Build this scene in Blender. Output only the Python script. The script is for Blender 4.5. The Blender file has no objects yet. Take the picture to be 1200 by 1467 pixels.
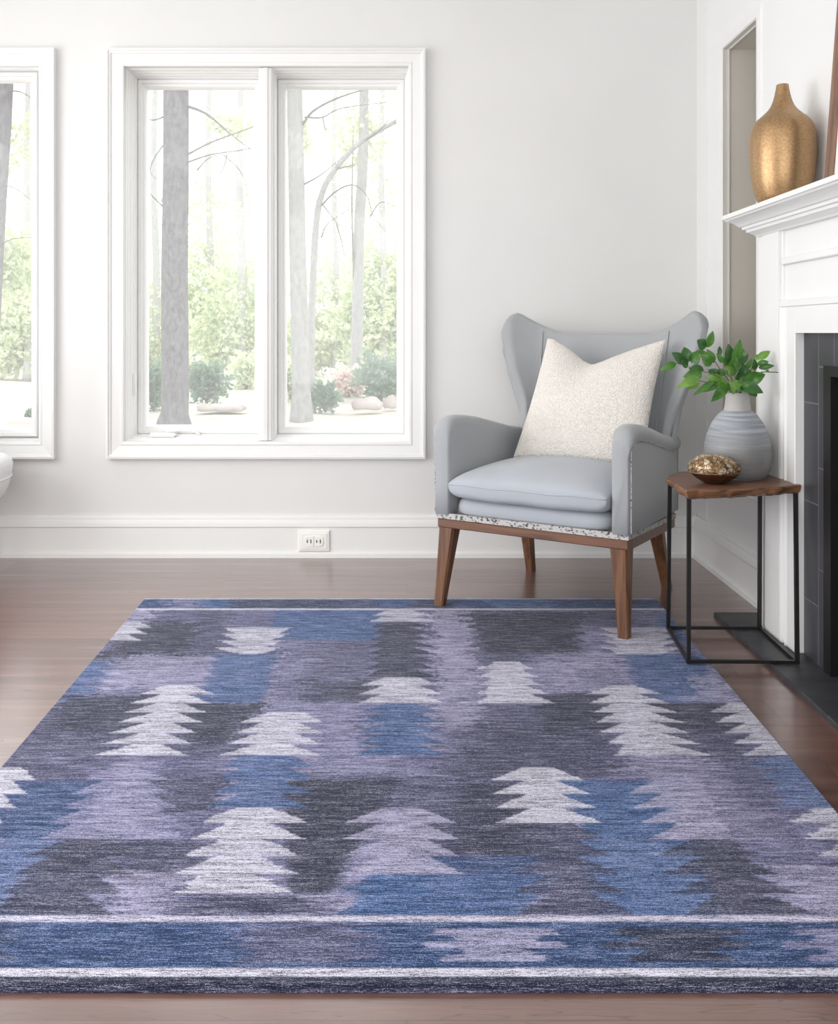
import bpy, bmesh, math, random
import numpy as np
from mathutils import Vector, Matrix
random.seed(7); rng = np.random.RandomState(7)
S = bpy.context.scene; COL = S.collection
F = 1300.0; CX = 583.0; HY = 477.0          # focal length in px, vanishing point; camera height is 1 m

def gp(px, py, z=0.0):
    "point of the photograph lying on the horizontal plane z"
    Y = F*(1-z)/(py-HY); return ((px-CX)*Y/F, Y, z)
def dp(px, py, Y):
    "point of the photograph at depth Y"
    return ((px-CX)*Y/F, Y, 1-(py-HY)*Y/F)

# ------------------------------------------------------------------ materials
def lin(c):
    return tuple(((v/255)/12.92 if v/255 <= .04045 else ((v/255+.055)/1.055)**2.4) for v in c)+(1,)
class NT:
    def __init__(s, name):
        s.m = bpy.data.materials.new(name); s.m.use_nodes = True
        s.t = s.m.node_tree; s.t.nodes.clear()
        s.out = s.t.nodes.new('ShaderNodeOutputMaterial')
    def n(s, typ, **kw):
        nd = s.t.nodes.new('ShaderNode'+typ)
        for k, v in kw.items():
            if k.startswith('i_'):
                key = k[2:]; key = int(key) if key.isdigit() else key.replace('_', ' ')
                nd.inputs[key].default_value = v
            else: setattr(nd, k, v)
        return nd
    def l(s, a, b): s.t.links.new(a, b)
    def coord(s, scale=(1,1,1), rot=(0,0,0)):
        tc = s.n('TexCoord'); mp = s.n('Mapping'); mp.inputs['Scale'].default_value = scale
        mp.inputs['Rotation'].default_value = rot
        s.l(tc.outputs['Object'], mp.inputs['Vector']); return mp.outputs[0]
    def noise(s, vec, scale=5, detail=2, rough=.5, dist=0):
        nd = s.n('TexNoise'); nd.inputs['Scale'].default_value = scale; nd.inputs['Detail'].default_value = detail
        nd.inputs['Roughness'].default_value = rough; nd.inputs['Distortion'].default_value = dist
        s.l(vec, nd.inputs['Vector']); return nd.outputs['Fac']
    def ramp(s, fac, stops, interp='LINEAR'):
        r = s.n('ValToRGB'); r.color_ramp.interpolation = interp; e = r.color_ramp.elements
        e[0].position, e[0].color = stops[0]; e[1].position, e[1].color = stops[-1]
        for p, c in stops[1:-1]: x = e.new(p); x.color = c
        s.l(fac, r.inputs[0]); return r.outputs[0]
    def mix(s, fac, a, b, mode='MIX'):
        m = s.n('Mix'); m.data_type = 'RGBA'; m.blend_type = mode; m.clamp_factor = True
        for sock, v in ((m.inputs[0], fac), (m.inputs[6], a), (m.inputs[7], b)):
            if isinstance(v, (int, float, tuple)): sock.default_value = v
            else: s.l(v, sock)
        return m.outputs[2]
    def math(s, op, a, b=0.0):
        m = s.n('Math'); m.operation = op
        for k, v in enumerate((a, b)):
            if isinstance(v, (int, float)): m.inputs[k].default_value = v
            else: s.l(v, m.inputs[k])
        return m.outputs[0]
    def bsdf(s, color, rough=.5, metal=0, bump=None, bstr=.3, bdist=.01, coat=0, spec=.5, sheen=0, coatr=.1):
        b = s.n('BsdfPrincipled')
        for sock, v in (('Base Color', color), ('Roughness', rough)):
            if isinstance(v, (int, float, tuple)): b.inputs[sock].default_value = v
            else: s.l(v, b.inputs[sock])
        b.inputs['Metallic'].default_value = metal; b.inputs['Coat Weight'].default_value = coat
        b.inputs['Coat Roughness'].default_value = coatr
        b.inputs['Specular IOR Level'].default_value = spec; b.inputs['Sheen Weight'].default_value = sheen
        if bump is not None:
            bp = s.n('Bump'); bp.inputs['Strength'].default_value = bstr; bp.inputs['Distance'].default_value = bdist
            s.l(bump, bp.inputs['Height']); s.l(bp.outputs[0], b.inputs['Normal'])
        s.l(b.outputs[0], s.out.inputs[0]); return b
M = {}
def simple(name, c, rough=.5, metal=0, vary=.04, scale=30, **kw):
    t = NT(name); n = t.noise(t.coord(), scale, 3)
    a = tuple(v*(1-vary) for v in c[:3])+(1,); b = tuple(min(1, v*(1+vary)) for v in c[:3])+(1,)
    t.bsdf(t.ramp(n, [(.3, a), (.7, b)]), rough, metal, **kw); M[name] = t.m; return t.m

simple('wall_paint', (.765, .765, .755, 1), .75, vary=.012, scale=3)
simple('white_paint', (.83, .83, .82, 1), .38, vary=.01, scale=6)
simple('right_wall_paint', (.84, .845, .845, 1), .6, vary=.01, scale=3)
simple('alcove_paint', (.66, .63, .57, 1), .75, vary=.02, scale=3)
simple('black_iron', (.015, .014, .0145, 1), .38, metal=.2, vary=.05, scale=60)
simple('outlet_plastic', (.88, .88, .85, 1), .25, vary=.01)
simple('slot_dark', (.02, .02, .02, 1), .6)
simple('white_upholstery', (.85, .85, .86, 1), .8, vary=.03, scale=200)
simple('mat_board', (.82, .78, .76, 1), .7, vary=.05, scale=8)
simple('house_siding', (.85, .85, .85, 1), .7)

def fabric(name, c, scale=700, b=.25):
    t = NT(name); v = t.coord()
    n1 = t.noise(t.coord((1, 1, 3)), scale, 2); n2 = t.noise(v, 9, 3)
    col = t.ramp(n1, [(.3, tuple(x*.90 for x in c)+(1,)), (.7, tuple(min(1, x*1.08) for x in c)+(1,))])
    col = t.mix(t.ramp(n2, [(.35, (0,0,0,1)), (.7, (.5,.5,.5,1))]), col, tuple(x*.93 for x in c)+(1,))
    t.bsdf(col, .85, bump=n1, bstr=b, bdist=.0006, sheen=.25, spec=.25); M[name] = t.m
fabric('grey_fabric', (.385, .40, .415))
fabric('cushion_fabric', (.44, .465, .51))

def wood(name, c0, c1, axis='z', rough=.4, s=1.0):
    t = NT(name); st = {'x': (1.5, 26, 26), 'y': (26, 1.5, 26), 'z': (26, 26, 1.5)}[axis]
    st = tuple(x*s for x in st)
    n = t.noise(t.coord(st), 2.2, 5, .6, .6); n2 = t.noise(t.coord(tuple(x*4 for x in st)), 3, 3)
    col = t.ramp(n, [(.3, c0), (.55, c1), (.75, tuple(v*1.25 for v in c1[:3])+(1,))])
    col = t.mix(t.math('MULTIPLY', n2, .35), col, c0)
    t.bsdf(col, rough, bump=n2, bstr=.15, bdist=.001); M[name] = t.m
wood('chair_wood', lin((76, 48, 33)), lin((122, 84, 58)), 'z')
wood('rail_wood', lin((80, 54, 42)), lin((126, 90, 70)), 'x')
wood('table_wood', lin((82, 56, 43)), lin((134, 98, 78)), 'x', .38, .8)
wood('live_edge_wood', lin((62, 40, 28)), lin((156, 112, 82)), 'x', .45, .9)
wood('frame_wood', lin((92, 66, 52)), lin((140, 108, 88)), 'z', .4)

# gimp braid with dark flecks
t = NT('gimp_braid'); v = t.n('TexVoronoi'); v.inputs['Scale'].default_value = 80
t.l(t.coord((1, 1, 1.5)), v.inputs['Vector'])
n = t.noise(t.coord(), 90, 3)
c = t.ramp(t.math('ADD', t.math('MULTIPLY', v.outputs['Distance'], .55), t.math('MULTIPLY', n, .75)),
           [(.47, (.07, .055, .05, 1)), (.54, (.30, .28, .26, 1)), (.64, (.52, .51, .50, 1))])
t.bsdf(c, .7, bump=v.outputs['Distance'], bstr=.5, bdist=.002); M['gimp_braid'] = t.m
# cream knobbly pillow
t = NT('pillow_boucle'); v = t.n('TexVoronoi'); v.inputs['Scale'].default_value = 130
t.l(t.coord((1, 1, 1.6)), v.inputs['Vector'])
hgt = t.ramp(v.outputs['Distance'], [(.1, (1,1,1,1)), (.6, (0,0,0,1))])
n = t.noise(t.coord(), 7, 3)
c = t.mix(hgt, (.78, .735, .68, 1), (.90, .88, .85, 1))
c = t.mix(t.ramp(n, [(.4, (0,0,0,1)), (.7, (.5,.5,.5,1))]), c, (.84, .78, .71, 1))
t.bsdf(c, .9, bump=hgt, bstr=.75, bdist=.004, sheen=.3, spec=.2); M['pillow_boucle'] = t.m
# brushed gold vase
t = NT('gold_glaze'); n = t.noise(t.coord(), 160, 4); n2 = t.noise(t.coord((1, 1, .4)), 8, 3)
c = t.ramp(n, [(.3, (.33, .20, .095, 1)), (.7, (.50, .33, .17, 1))])
c = t.mix(t.math('MULTIPLY', n2, .4), c, (.34, .21, .11, 1))
t.bsdf(c, .36, metal=.72, bump=n, bstr=.06, bdist=.002); M['gold_glaze'] = t.m
# grey banded ceramic
t = NT('grey_ceramic'); n = t.noise(t.coord((1.2, 1.2, 26)), 3, 4, .6); n2 = t.noise(t.coord((3, 3, 90)), 3, 3)
c = t.ramp(n, [(.3, (.23, .25, .27, 1)), (.5, (.33, .35, .385, 1)), (.66, (.46, .475, .53, 1))])
c = t.mix(t.ramp(n2, [(.56, (0,0,0,1)), (.64, (.5,.5,.5,1))]), c, (.17, .18, .20, 1))
sx = t.n('SeparateXYZ'); t.l(t.coord(), sx.inputs[0])
c = t.mix(t.ramp(sx.outputs[2], [(.07, (.85,.85,.85,1)), (.17, (0,0,0,1))]), c, (.20, .20, .19, 1))
t.bsdf(c, .55, bump=n2, bstr=.2, bdist=.002); M['grey_ceramic'] = t.m
simple('neck_glaze', (.44, .42, .41, 1), .5, vary=.05)
# bronze shell mosaic
t = NT('bronze_mosaic'); v = t.n('TexVoronoi', feature='DISTANCE_TO_EDGE'); v.inputs['Scale'].default_value = 72
nz = t.n('TexNoise'); nz.inputs['Scale'].default_value = 22; t.l(t.coord(), nz.inputs['Vector'])
vv = t.n('VectorMath', operation='MULTIPLY_ADD'); t.l(nz.outputs['Color'], vv.inputs[0]); vv.inputs[1].default_value = (.03,)*3
t.l(t.coord((1, 1, 1.2)), vv.inputs[2]); t.l(vv.outputs[0], v.inputs['Vector'])
cells = t.ramp(v.outputs['Distance'], [(.03, (0,0,0,1)), (.12, (1,1,1,1))])
n = t.noise(t.coord(), 40, 4)
c1 = t.ramp(n, [(.38, (.20, .11, .05, 1)), (.52, (.50, .35, .19, 1)), (.66, (.85, .76, .6, 1))])
c = t.mix(cells, (.10, .055, .03, 1), c1)
t.bsdf(c, .28, metal=.45, bump=cells, bstr=.3, bdist=.002); M['bronze_mosaic'] = t.m
simple('bronze_dark', (.075, .032, .016, 1), .22, metal=.4, vary=.3, scale=25)
simple('bronze_rim', (.30, .17, .10, 1), .3, metal=.6, vary=.2, scale=40)
# leaves and stems
def leafm(name, a, b):
    t = NT(name); n = t.noise(t.coord(), 35, 3)
    bs = t.bsdf(t.ramp(n, [(.3, a), (.7, b)]), .24, bump=t.noise(t.coord(), 90, 2), bstr=.25, bdist=.002)
    tr = t.n('BsdfTranslucent'); tr.inputs[0].default_value = tuple(v*1.4 for v in b[:3])+(1,)
    mx = t.n('MixShader'); mx.inputs[0].default_value = .22
    t.l(bs.outputs[0], mx.inputs[1]); t.l(tr.outputs[0], mx.inputs[2]); t.l(mx.outputs[0], t.out.inputs[0]); M[name] = t.m
leafm('leaf_dark', (.018, .075, .016, 1), (.045, .15, .03, 1))
leafm('leaf_mid', (.04, .14, .02, 1), (.10, .26, .045, 1))
leafm('leaf_light', (.10, .24, .03, 1), (.22, .40, .08, 1))
simple('stem_green', (.10, .13, .05, 1), .5, vary=.3)
simple('twig_brown', (.08, .04, .03, 1), .6, vary=.3)
# stone
t = NT('hearth_slate'); n = t.noise(t.coord((1, 3, 1)), 6, 6, .6); n2 = t.noise(t.coord(), 120, 3)
t.bsdf(t.ramp(n, [(.3, (.030, .031, .036, 1)), (.7, (.058, .058, .066, 1))]), .45, bump=n2, bstr=.12, bdist=.001); M['hearth_slate'] = t.m
t = NT('charcoal_tile')
mp = t.coord((1, 1, 1), (0, math.pi/2, 0)); sx = t.n('SeparateXYZ'); tc = t.coord(); t.l(tc, sx.inputs[0])
cx = t.n('CombineXYZ'); t.l(sx.outputs[2], cx.inputs[0]); t.l(sx.outputs[1], cx.inputs[1])
br = t.n('TexBrick'); br.offset = .37
for k, val in (('Color1', (.040, .040, .046, 1)), ('Color2', (.055, .055, .062, 1)), ('Mortar', (.13, .13, .14, 1)), ('Scale', 1.0),
               ('Mortar Size', .0022), ('Brick Width', .30), ('Row Height', .098)): br.inputs[k].default_value = val
t.l(cx.outputs[0], br.inputs['Vector'])
t.bsdf(br.outputs['Color'], .4, bump=br.outputs['Fac'], bstr=.3, bdist=-.002); M['charcoal_tile'] = t.m
t = NT('firebrick')
sx = t.n('SeparateXYZ'); t.l(t.coord(), sx.inputs[0]); cx = t.n('CombineXYZ')
t.l(t.math('ADD', sx.outputs[0], sx.outputs[1]), cx.inputs[0]); t.l(sx.outputs[2], cx.inputs[1])
br = t.n('TexBrick')
for k, val in (('Color1', (.022, .021, .022, 1)), ('Color2', (.012, .011, .012, 1)), ('Mortar', (.05, .048, .047, 1)), ('Scale', 1.0),
               ('Mortar Size', .004), ('Brick Width', .2), ('Row Height', .068)): br.inputs[k].default_value = val
t.l(cx.outputs[0], br.inputs['Vector'])
t.bsdf(br.outputs['Color'], .35, bump=t.math('ADD', br.outputs['Fac'], t.noise(t.coord(), 60, 4)), bstr=.6, bdist=-.006); M['firebrick'] = t.m

# wood floor: boards running left to right
t = NT('floor_boards'); vec = t.coord()
br = t.n('TexBrick'); br.offset = .43; br.offset_frequency = 2
for k, val in (('Color1', (.0, .0, .0, 1)), ('Color2', (1, 1, 1, 1)), ('Mortar', (.5, .5, .5, 1)), ('Scale', 1.0),
               ('Mortar Size', .0012), ('Mortar Smooth', .3), ('Bias', 0.), ('Brick Width', 1.7), ('Row Height', .165)): br.inputs[k].default_value = val
t.l(vec, br.inputs['Vector'])
off = t.n('VectorMath', operation='MULTIPLY_ADD'); t.l(br.outputs['Color'], off.inputs[0]); off.inputs[1].default_value = (3, 7, 0); t.l(vec, off.inputs[2])
mp = t.n('Mapping'); mp.inputs['Scale'].default_value = (1.1, 15, 1); t.l(off.outputs[0], mp.inputs['Vector'])
big = t.noise(mp.outputs[0], 1.3, 3, .5, .4)
rings = t.math('ABSOLUTE', t.math('SINE', t.math('MULTIPLY', big, 38)))
mp2 = t.n('Mapping'); mp2.inputs['Scale'].default_value = (5, 150, 1); t.l(off.outputs[0], mp2.inputs['Vector'])
fine = t.noise(mp2.outputs[0], 2, 4, .65)
c = t.ramp(big, [(.3, lin((90, 60, 53))), (.55, lin((114, 80, 71))), (.75, lin((138, 104, 94)))])
c = t.mix(t.ramp(rings, [(0, (.85,.85,.85,1)), (.16, (0,0,0,1))]), c, lin((58, 38, 30)))
c = t.mix(t.ramp(fine, [(.42, (.45,.45,.45,1)), (.6, (0,0,0,1))]), c, lin((84, 54, 40)))
c = t.mix(t.math('MULTIPLY', br.outputs['Fac'], .8), c, lin((50, 30, 22)))
c = t.mix(t.math('MULTIPLY', br.outputs['Color'], .18), c, lin((150, 108, 86)))
rg = t.ramp(fine, [(.3, (.33,.33,.33,1)), (.7, (.42,.42,.42,1))])
t.bsdf(c, rg, bump=t.math('ADD', t.math('MULTIPLY', fine, .4), t.math('MULTIPLY', br.outputs['Fac'], -1.5)), bstr=.12, bdist=.0015, coat=1.0, coatr=.22, spec=.6).inputs['Coat IOR'].default_value = 2.0
M['floor_boards'] = t.m

# rug: woven colours live on the mesh, the melange of the yarn is procedural
t = NT('rug_wool'); at = t.n('Attribute'); at.attribute_name = 'weave'
sp = t.n('SeparateXYZ'); t.l(t.coord(), sp.inputs[0]); cb = t.n('CombineXYZ')
t.l(sp.outputs[0], cb.inputs[0]); t.l(t.math('ADD', sp.outputs[1], sp.outputs[2]), cb.inputs[1])
def yarn(sx, sy, d, r):
    mp = t.n('Mapping'); mp.inputs['Scale'].default_value = (sx, sy, 1); t.l(cb.outputs[0], mp.inputs['Vector']); return t.noise(mp.outputs[0], 1.0, d, r)
st0 = yarn(9, 95, 3, .75); st1 = yarn(22, 420, 3, .75); st2 = yarn(120, 620, 2, .7); st3 = yarn(420, 560, 2, .8)
f = t.math('ADD', t.math('ADD', t.math('MULTIPLY', st1, .45), t.math('MULTIPLY', st2, .45)), t.math('MULTIPLY', st3, .6))
f = t.math('ADD', f, t.math('MULTIPLY', t.math('SUBTRACT', st0, .5), .36)); f = t.math('ADD', f, .10)   # mean .85
dark = t.ramp(f, [(.71, (1,1,1,1)), (.82, (.55,.55,.55,1)), (.90, (0,0,0,1))])
lite = t.ramp(f, [(.86, (0,0,0,1)), (.96, (.55,.55,.55,1)), (1.06, (1,1,1,1))])
c = t.mix(dark, at.outputs['Color'], (.010, .013, .034, 1))
c = t.mix(t.math('MULTIPLY', lite, .56), c, (.62, .61, .78, 1))
t.bsdf(c, .95, bump=f, bstr=.35, bdist=.002, sheen=.1, spec=.1); M['rug_wool'] = t.m
simple('rug_binding', (.42, .42, .46, 1), .9)

# window glass: clear, with outdoor haze and glare put in as a faint white veil
t = NT('window_glass')
tr = t.n('BsdfTransparent'); tl = t.n('BsdfTranslucent'); tl.inputs[0].default_value = (1, 1, 1, 1)
gl = t.n('BsdfGlossy'); gl.inputs['Roughness'].default_value = .02
m1 = t.n('MixShader'); m1.inputs[0].default_value = .22; t.l(tr.outputs[0], m1.inputs[1]); t.l(tl.outputs[0], m1.inputs[2])
m2 = t.n('MixShader'); m2.inputs[0].default_value = .03; t.l(m1.outputs[0], m2.inputs[1]); t.l(gl.outputs[0], m2.inputs[2])
t.l(m2.outputs[0], t.out.inputs[0]); M['window_glass'] = t.m
# outdoors
def bark(name, a, b):
    t = NT(name); n = t.noise(t.coord((9, 9, 5)), 2, 7, .85); t.bsdf(t.ramp(n, [(.35, a), (.62, b)]), .9, bump=n, bstr=.6, bdist=.03); M[name] = t.m
bark('bark_grey', (.03, .028, .034, 1), (.24, .23, .25, 1))
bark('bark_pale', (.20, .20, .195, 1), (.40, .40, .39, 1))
bark('branch_bark', (.10, .095, .09, 1), (.22, .21, .20, 1))
def foliage(name, a, b):
    t = NT(name); n = t.noise(t.coord(), 3, 3)
    d = t.n('BsdfDiffuse'); t.l(t.ramp(n, [(.35, a), (.65, b)]), d.inputs[0])
    tr = t.n('BsdfTranslucent'); t.l(t.ramp(n, [(.35, a), (.65, b)]), tr.inputs[0])
    mx = t.n('MixShader'); mx.inputs[0].default_value = .45
    t.l(d.outputs[0], mx.inputs[1]); t.l(tr.outputs[0], mx.inputs[2]); t.l(mx.outputs[0], t.out.inputs[0]); M[name] = t.m
foliage('shrub_leaves', (.13, .26, .17, 1), (.30, .42, .30, 1))
foliage('hazed_leaves', (.55, .64, .42, 1), (.80, .84, .62, 1))  # leaf colour lifted to carry outdoor haze and overexposure
bark('bark_hazed', (.36, .36, .35, 1), (.50, .50, .49, 1))  # paler bark for far trunks, distance haze put into the colour
foliage('hazed_pink_leaves', (.75, .60, .55, 1), (.85, .78, .72, 1))  # pinkish leaves, their paleness is haze put into the colour
t = NT('garden_soil'); n = t.noise(t.coord(), 1.5, 6, .7)
t.bsdf(t.ramp(n, [(.35, (.40, .34, .29, 1)), (.5, (.50, .46, .41, 1)), (.65, (.42, .46, .35, 1))]), .95); M['garden_soil'] = t.m
simple('pale_rock', (.42, .37, .35, 1), .9, vary=.2, scale=4)

# ------------------------------------------------------------------ helpers
def link(name, me, mat, parent=None, smooth=False):
    if isinstance(me, bmesh.types.BMesh):
        b = me; me = bpy.data.meshes.new(name); bmesh.ops.recalc_face_normals(b, faces=b.faces); b.to_mesh(me); b.free()
    o = bpy.data.objects.new(name, me); COL.objects.link(o)
    if mat is not None: me.materials.append(M[mat] if isinstance(mat, str) else mat)
    if parent: o.parent = parent
    if smooth: me.polygons.foreach_set('use_smooth', [True]*len(me.polygons))
    return o
def tag(o, label, cat, group=None, kind=None):
    if label: o['label'] = label
    if cat: o['category'] = cat
    if group: o['group'] = group
    if kind: o['kind'] = kind
    return o
def empty(name, loc=(0,0,0), rz=0):
    o = bpy.data.objects.new(name, None); COL.objects.link(o); o.location = loc; o.rotation_euler = (0, 0, rz); o.empty_display_size = .1; return o
def struct(o, label=None):
    o['kind'] = 'structure'
    if label: o['label'] = label
    return o
def abox(b, x0, x1, y0, y1, z0, z1):
    v = [b.verts.new((x, y, z)) for x in (x0, x1) for y in (y0, y1) for z in (z0, z1)]
    for q in ((0,1,3,2), (4,6,7,5), (0,4,5,1), (2,3,7,6), (0,2,6,4), (1,5,7,3)): b.faces.new([v[i] for i in q])
    return v
def box(name, x0, x1, y0, y1, z0, z1, mat, parent=None, bev=0, seg=2):
    b = bmesh.new(); abox(b, x0, x1, y0, y1, z0, z1)
    if bev: bmesh.ops.bevel(b, geom=list(b.edges), offset=bev, segments=seg, affect='EDGES', profile=.5)
    return link(name, b, mat, parent)
def loops(b, ls, close=True, cap0=True, cap1=True):
    "skin a list of equally long vertex loops"
    vs = [[b.verts.new(p) for p in l] for l in ls]; n = len(vs[0])
    for a, c in zip(vs, vs[1:]):
        for i in range(n if close else n-1):
            j = (i+1) % n; b.faces.new((a[i], a[j], c[j], c[i]))
    if cap0: b.faces.new(vs[0][::-1])
    if cap1: b.faces.new(vs[-1])
    return vs
def lathe(prof, n=48, ex=1, ey=1):
    b = bmesh.new(); ls = []
    for r, z in prof: ls.append([(r*math.cos(2*math.pi*k/n)*ex, r*math.sin(2*math.pi*k/n)*ey, z) for k in range(n)])
    loops(b, ls, cap0=True, cap1=False); return b
def tube(b, pts, rads, n=8):
    pts = [Vector(p) for p in pts]; ls = []
    up = Vector((0.13, .2, 1))
    for i, p in enumerate(pts):
        d = (pts[min(i+1, len(pts)-1)]-pts[max(i-1, 0)]).normalized()
        a = d.cross(up)
        if a.length < .1: a = d.cross(Vector((1, .1, 0)))
        a.normalize(); c = d.cross(a)
        ls.append([p+(a*math.cos(2*math.pi*k/n)+c*math.sin(2*math.pi*k/n))*rads[i] for k in range(n)])
    loops(b, ls)
def spline(pts, k=6):
    P = [Vector(p) for p in pts]; P = [P[0]*2-P[1]]+P+[P[-1]*2-P[-2]]; out = []
    for i in range(1, len(P)-2):
        for s in range(k):
            u = s/k; a, b_, c, d = P[i-1:i+3]
            out.append(.5*((2*b_)+(c-a)*u+(2*a-5*b_+4*c-d)*u*u+(3*b_-a-3*c+d)*u**3))
    out.append(P[-2]); return out
def interp(x, xs, ys): return float(np.interp(x, xs, ys))
def subsurf(o, lv=2):
    m = o.modifiers.new('s', 'SUBSURF'); m.levels = lv; m.render_levels = lv; return o

# ------------------------------------------------------------------ camera, world, lights
cam = bpy.data.cameras.new('camera'); co = bpy.data.objects.new('camera', cam); COL.objects.link(co)
co.location = (0, 0, 1); co.rotation_euler = (math.pi/2, 0, 0)
cam.sensor_fit = 'HORIZONTAL'; cam.sensor_width = 36; cam.lens = 36*F/1200
cam.shift_x = (600-CX)/1200; cam.shift_y = -(733.5-HY)/1200; cam.clip_end = 300
S.camera = co
S.view_settings.view_transform = 'Standard'; S.view_settings.look = 'None'; S.view_settings.gamma = 1
S.view_settings.use_curve_mapping = False; S.view_settings.exposure = 0.0
w = bpy.data.worlds.new('world'); S.world = w; w.use_nodes = True; nt = w.node_tree
bg = nt.nodes['Background']; bg.inputs[0].default_value = (.97, .985, 1, 1); bg.inputs[1].default_value = 2.4

def area(name, loc, target, sx, sy, power, col=(1,1,1)):
    l = bpy.data.lights.new(name, 'AREA'); l.shape = 'RECTANGLE'; l.size = sx; l.size_y = sy; l.energy = power; l.color = col
    o = bpy.data.objects.new(name, l); COL.objects.link(o); o.location = loc
    o.rotation_euler = (Vector(target)-Vector(loc)).to_track_quat('-Z', 'Y').to_euler(); return o
XL, YB, CEIL = -2.75, -2.2, 2.75
WY = 4.0625; WX = 1.30
area('left_window_light', (XL+.03, 1.7, 1.25), (1, 1.7, 1.1), 2.8, 2.0, 62, (1, .99, .985))
area('rear_fill_light', (-.6, YB+.05, 1.4), (-.4, 3, 1.1), 3.2, 2.0, 30, (1, .99, .98))  # added soft fill from behind the camera, its source is unseen
area('overhead_fill_light', (-1.2, .2, CEIL-.08), (-.6, .4, 0), 1.6, 1.6, 15, (1, .98, .96))  # added overhead fill, no fixture hangs there

# ------------------------------------------------------------------ room shell
def wallcells(name, axis, pos, th, us, zs, holes, mat):
    "wall from a grid of cells; axis 'y' = wall in the XZ plane, axis 'x' = wall in the YZ plane"
    b = bmesh.new()
    for i in range(len(us)-1):
        for j in range(len(zs)-1):
            um, zm = (us[i]+us[i+1])/2, (zs[j]+zs[j+1])/2
            if any(h[0] < um < h[1] and h[2] < zm < h[3] for h in holes): continue
            if axis == 'y': abox(b, us[i], us[i+1], pos, pos+th, zs[j], zs[j+1])
            else: abox(b, pos, pos+th, us[i], us[i+1], zs[j], zs[j+1])
    bmesh.ops.remove_doubles(b, verts=b.verts, dist=1e-5)
    # drop the faces shared by two cells
    seen = {}
    for f in b.faces: seen.setdefault(tuple(sorted(v.index for v in f.verts)), []).append(f)
    b.verts.index_update(); seen = {}
    for f in b.faces: seen.setdefault(tuple(sorted(v.index for v in f.verts)), []).append(f)
    kill = [f for l in seen.values() if len(l) > 1 for f in l]
    bmesh.ops.delete(b, geom=kill, context='FACES')
    return struct(link(name, b, mat))
def wx(px): return (px-CX)/320.0
def wz(py): return 1-(py-HY)/320.0
W1 = (wx(179), wx(585), wz(632), wz(96))
W2 = (wx(57)-1.27, wx(57), wz(632), wz(96))
TH = .27
struct(box('floor', XL-.3, WX+.5, YB-.3, WY+TH, -.08, 0, 'floor_boards'), 'brown hardwood floor of wide boards running left to right')
struct(box('ceiling', XL-.3, WX+.5, YB-.3, WY+TH, CEIL, CEIL+.15, 'white_paint'))
o = wallcells('wall_back', 'y', WY, TH, sorted([XL-.3, W2[0], W2[1], W1[0], W1[1], WX]), [0, W1[2], W1[3], CEIL], [W1, W2], 'wall_paint')
o['label'] = 'pale greige painted wall around the two white windows'
ALC = (3.373, 3.739, .42, 2.169); FB = (1.58, 2.62, -.01, .90)
o = wallcells('wall_right', 'x', WX, .6, sorted([YB-.3, FB[0], FB[1], ALC[0], ALC[1], WY+TH]), sorted([0, .42, .90, 2.169, CEIL]), [ALC, (FB[0], FB[1], 0, .90)], 'right_wall_paint')
o['label'] = 'white painted wall with a recessed niche left of the fireplace'
LW = [(-.1, 1.5, .25, 2.3), (1.9, 3.4, .25, 2.3)]
wallcells('wall_left', 'x', XL-.3, .3, sorted([YB-.3, -.1, 1.5, 1.9, 3.4, WY+TH]), [0, .25, 2.3, CEIL], LW, 'wall_paint')
RW = [(-2.2, 1.0, .4, 2.4)]
wallcells('wall_rear', 'y', YB-.3, .3, [XL-.3, -2.2, 1.0, WX+.5], [0, .4, 2.4, CEIL], RW, 'wall_paint')
# niche lining
n = bmesh.new(); D = .5
y0, y1, z0, z1 = ALC
e = .0005
for q in ([(WX, y1-e, z0), (WX+D, y1-e, z0), (WX+D, y1-e, z1), (WX, y1-e, z1)], [(WX, y0+e, z0), (WX, y0+e, z1), (WX+D, y0+e, z1), (WX+D, y0+e, z0)],
          [(WX+D, y0, z0), (WX+D, y0, z1), (WX+D, y1, z1), (WX+D, y1, z0)], [(WX, y0, z1-e), (WX, y1, z1-e), (WX+D, y1, z1-e), (WX+D, y0, z1-e)],
          [(WX, y0, z0+e), (WX+D, y0, z0+e), (WX+D, y1, z0+e), (WX, y1, z0+e)]):
    n.faces.new([n.verts.new(p) for p in q])
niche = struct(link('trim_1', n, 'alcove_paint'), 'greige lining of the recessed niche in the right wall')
# slim white bead just inside the niche mouth
b = bmesh.new()
def rectloop(u0, u1, z0, z1): return [(u0, z0), (u1, z0), (u1, z1), (u0, z1)]
def frame_profile(b, plane, rect, prof):
    "mitred frame: prof = [(outward offset, height out of the wall)]; plane maps (u, z, h) to xyz"
    ls = []
    for off, h in prof:
        ls.append([plane(u, z, h) for u, z in rectloop(rect[0]-off, rect[1]+off, rect[2]-off, rect[3]+off)])
    loops(b, ls, cap0=False, cap1=False)
PR = lambda u, z, h: (WX-h, u, z)
PB = lambda u, z, h: (u, WY-h, z)
frame_profile(b, PR, ALC, [(0, -.022), (-.006, -.020), (-.006, -.026), (0, -.028)])
frame_profile(b, PR, ALC, [(.05, 0), (.05, .0), (.044, .006), (.030, .004), (.028, .007), (.004, .005), (0, -.001)])
struct(link('trim_2', b, 'white_paint'), 'slim white bead edging the niche')
# crown-less corner strip on right wall
box('trim_3', WX-.004, WX, 3.93, WY, 0, CEIL, 'white_paint')['kind'] = 'structure'

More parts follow.
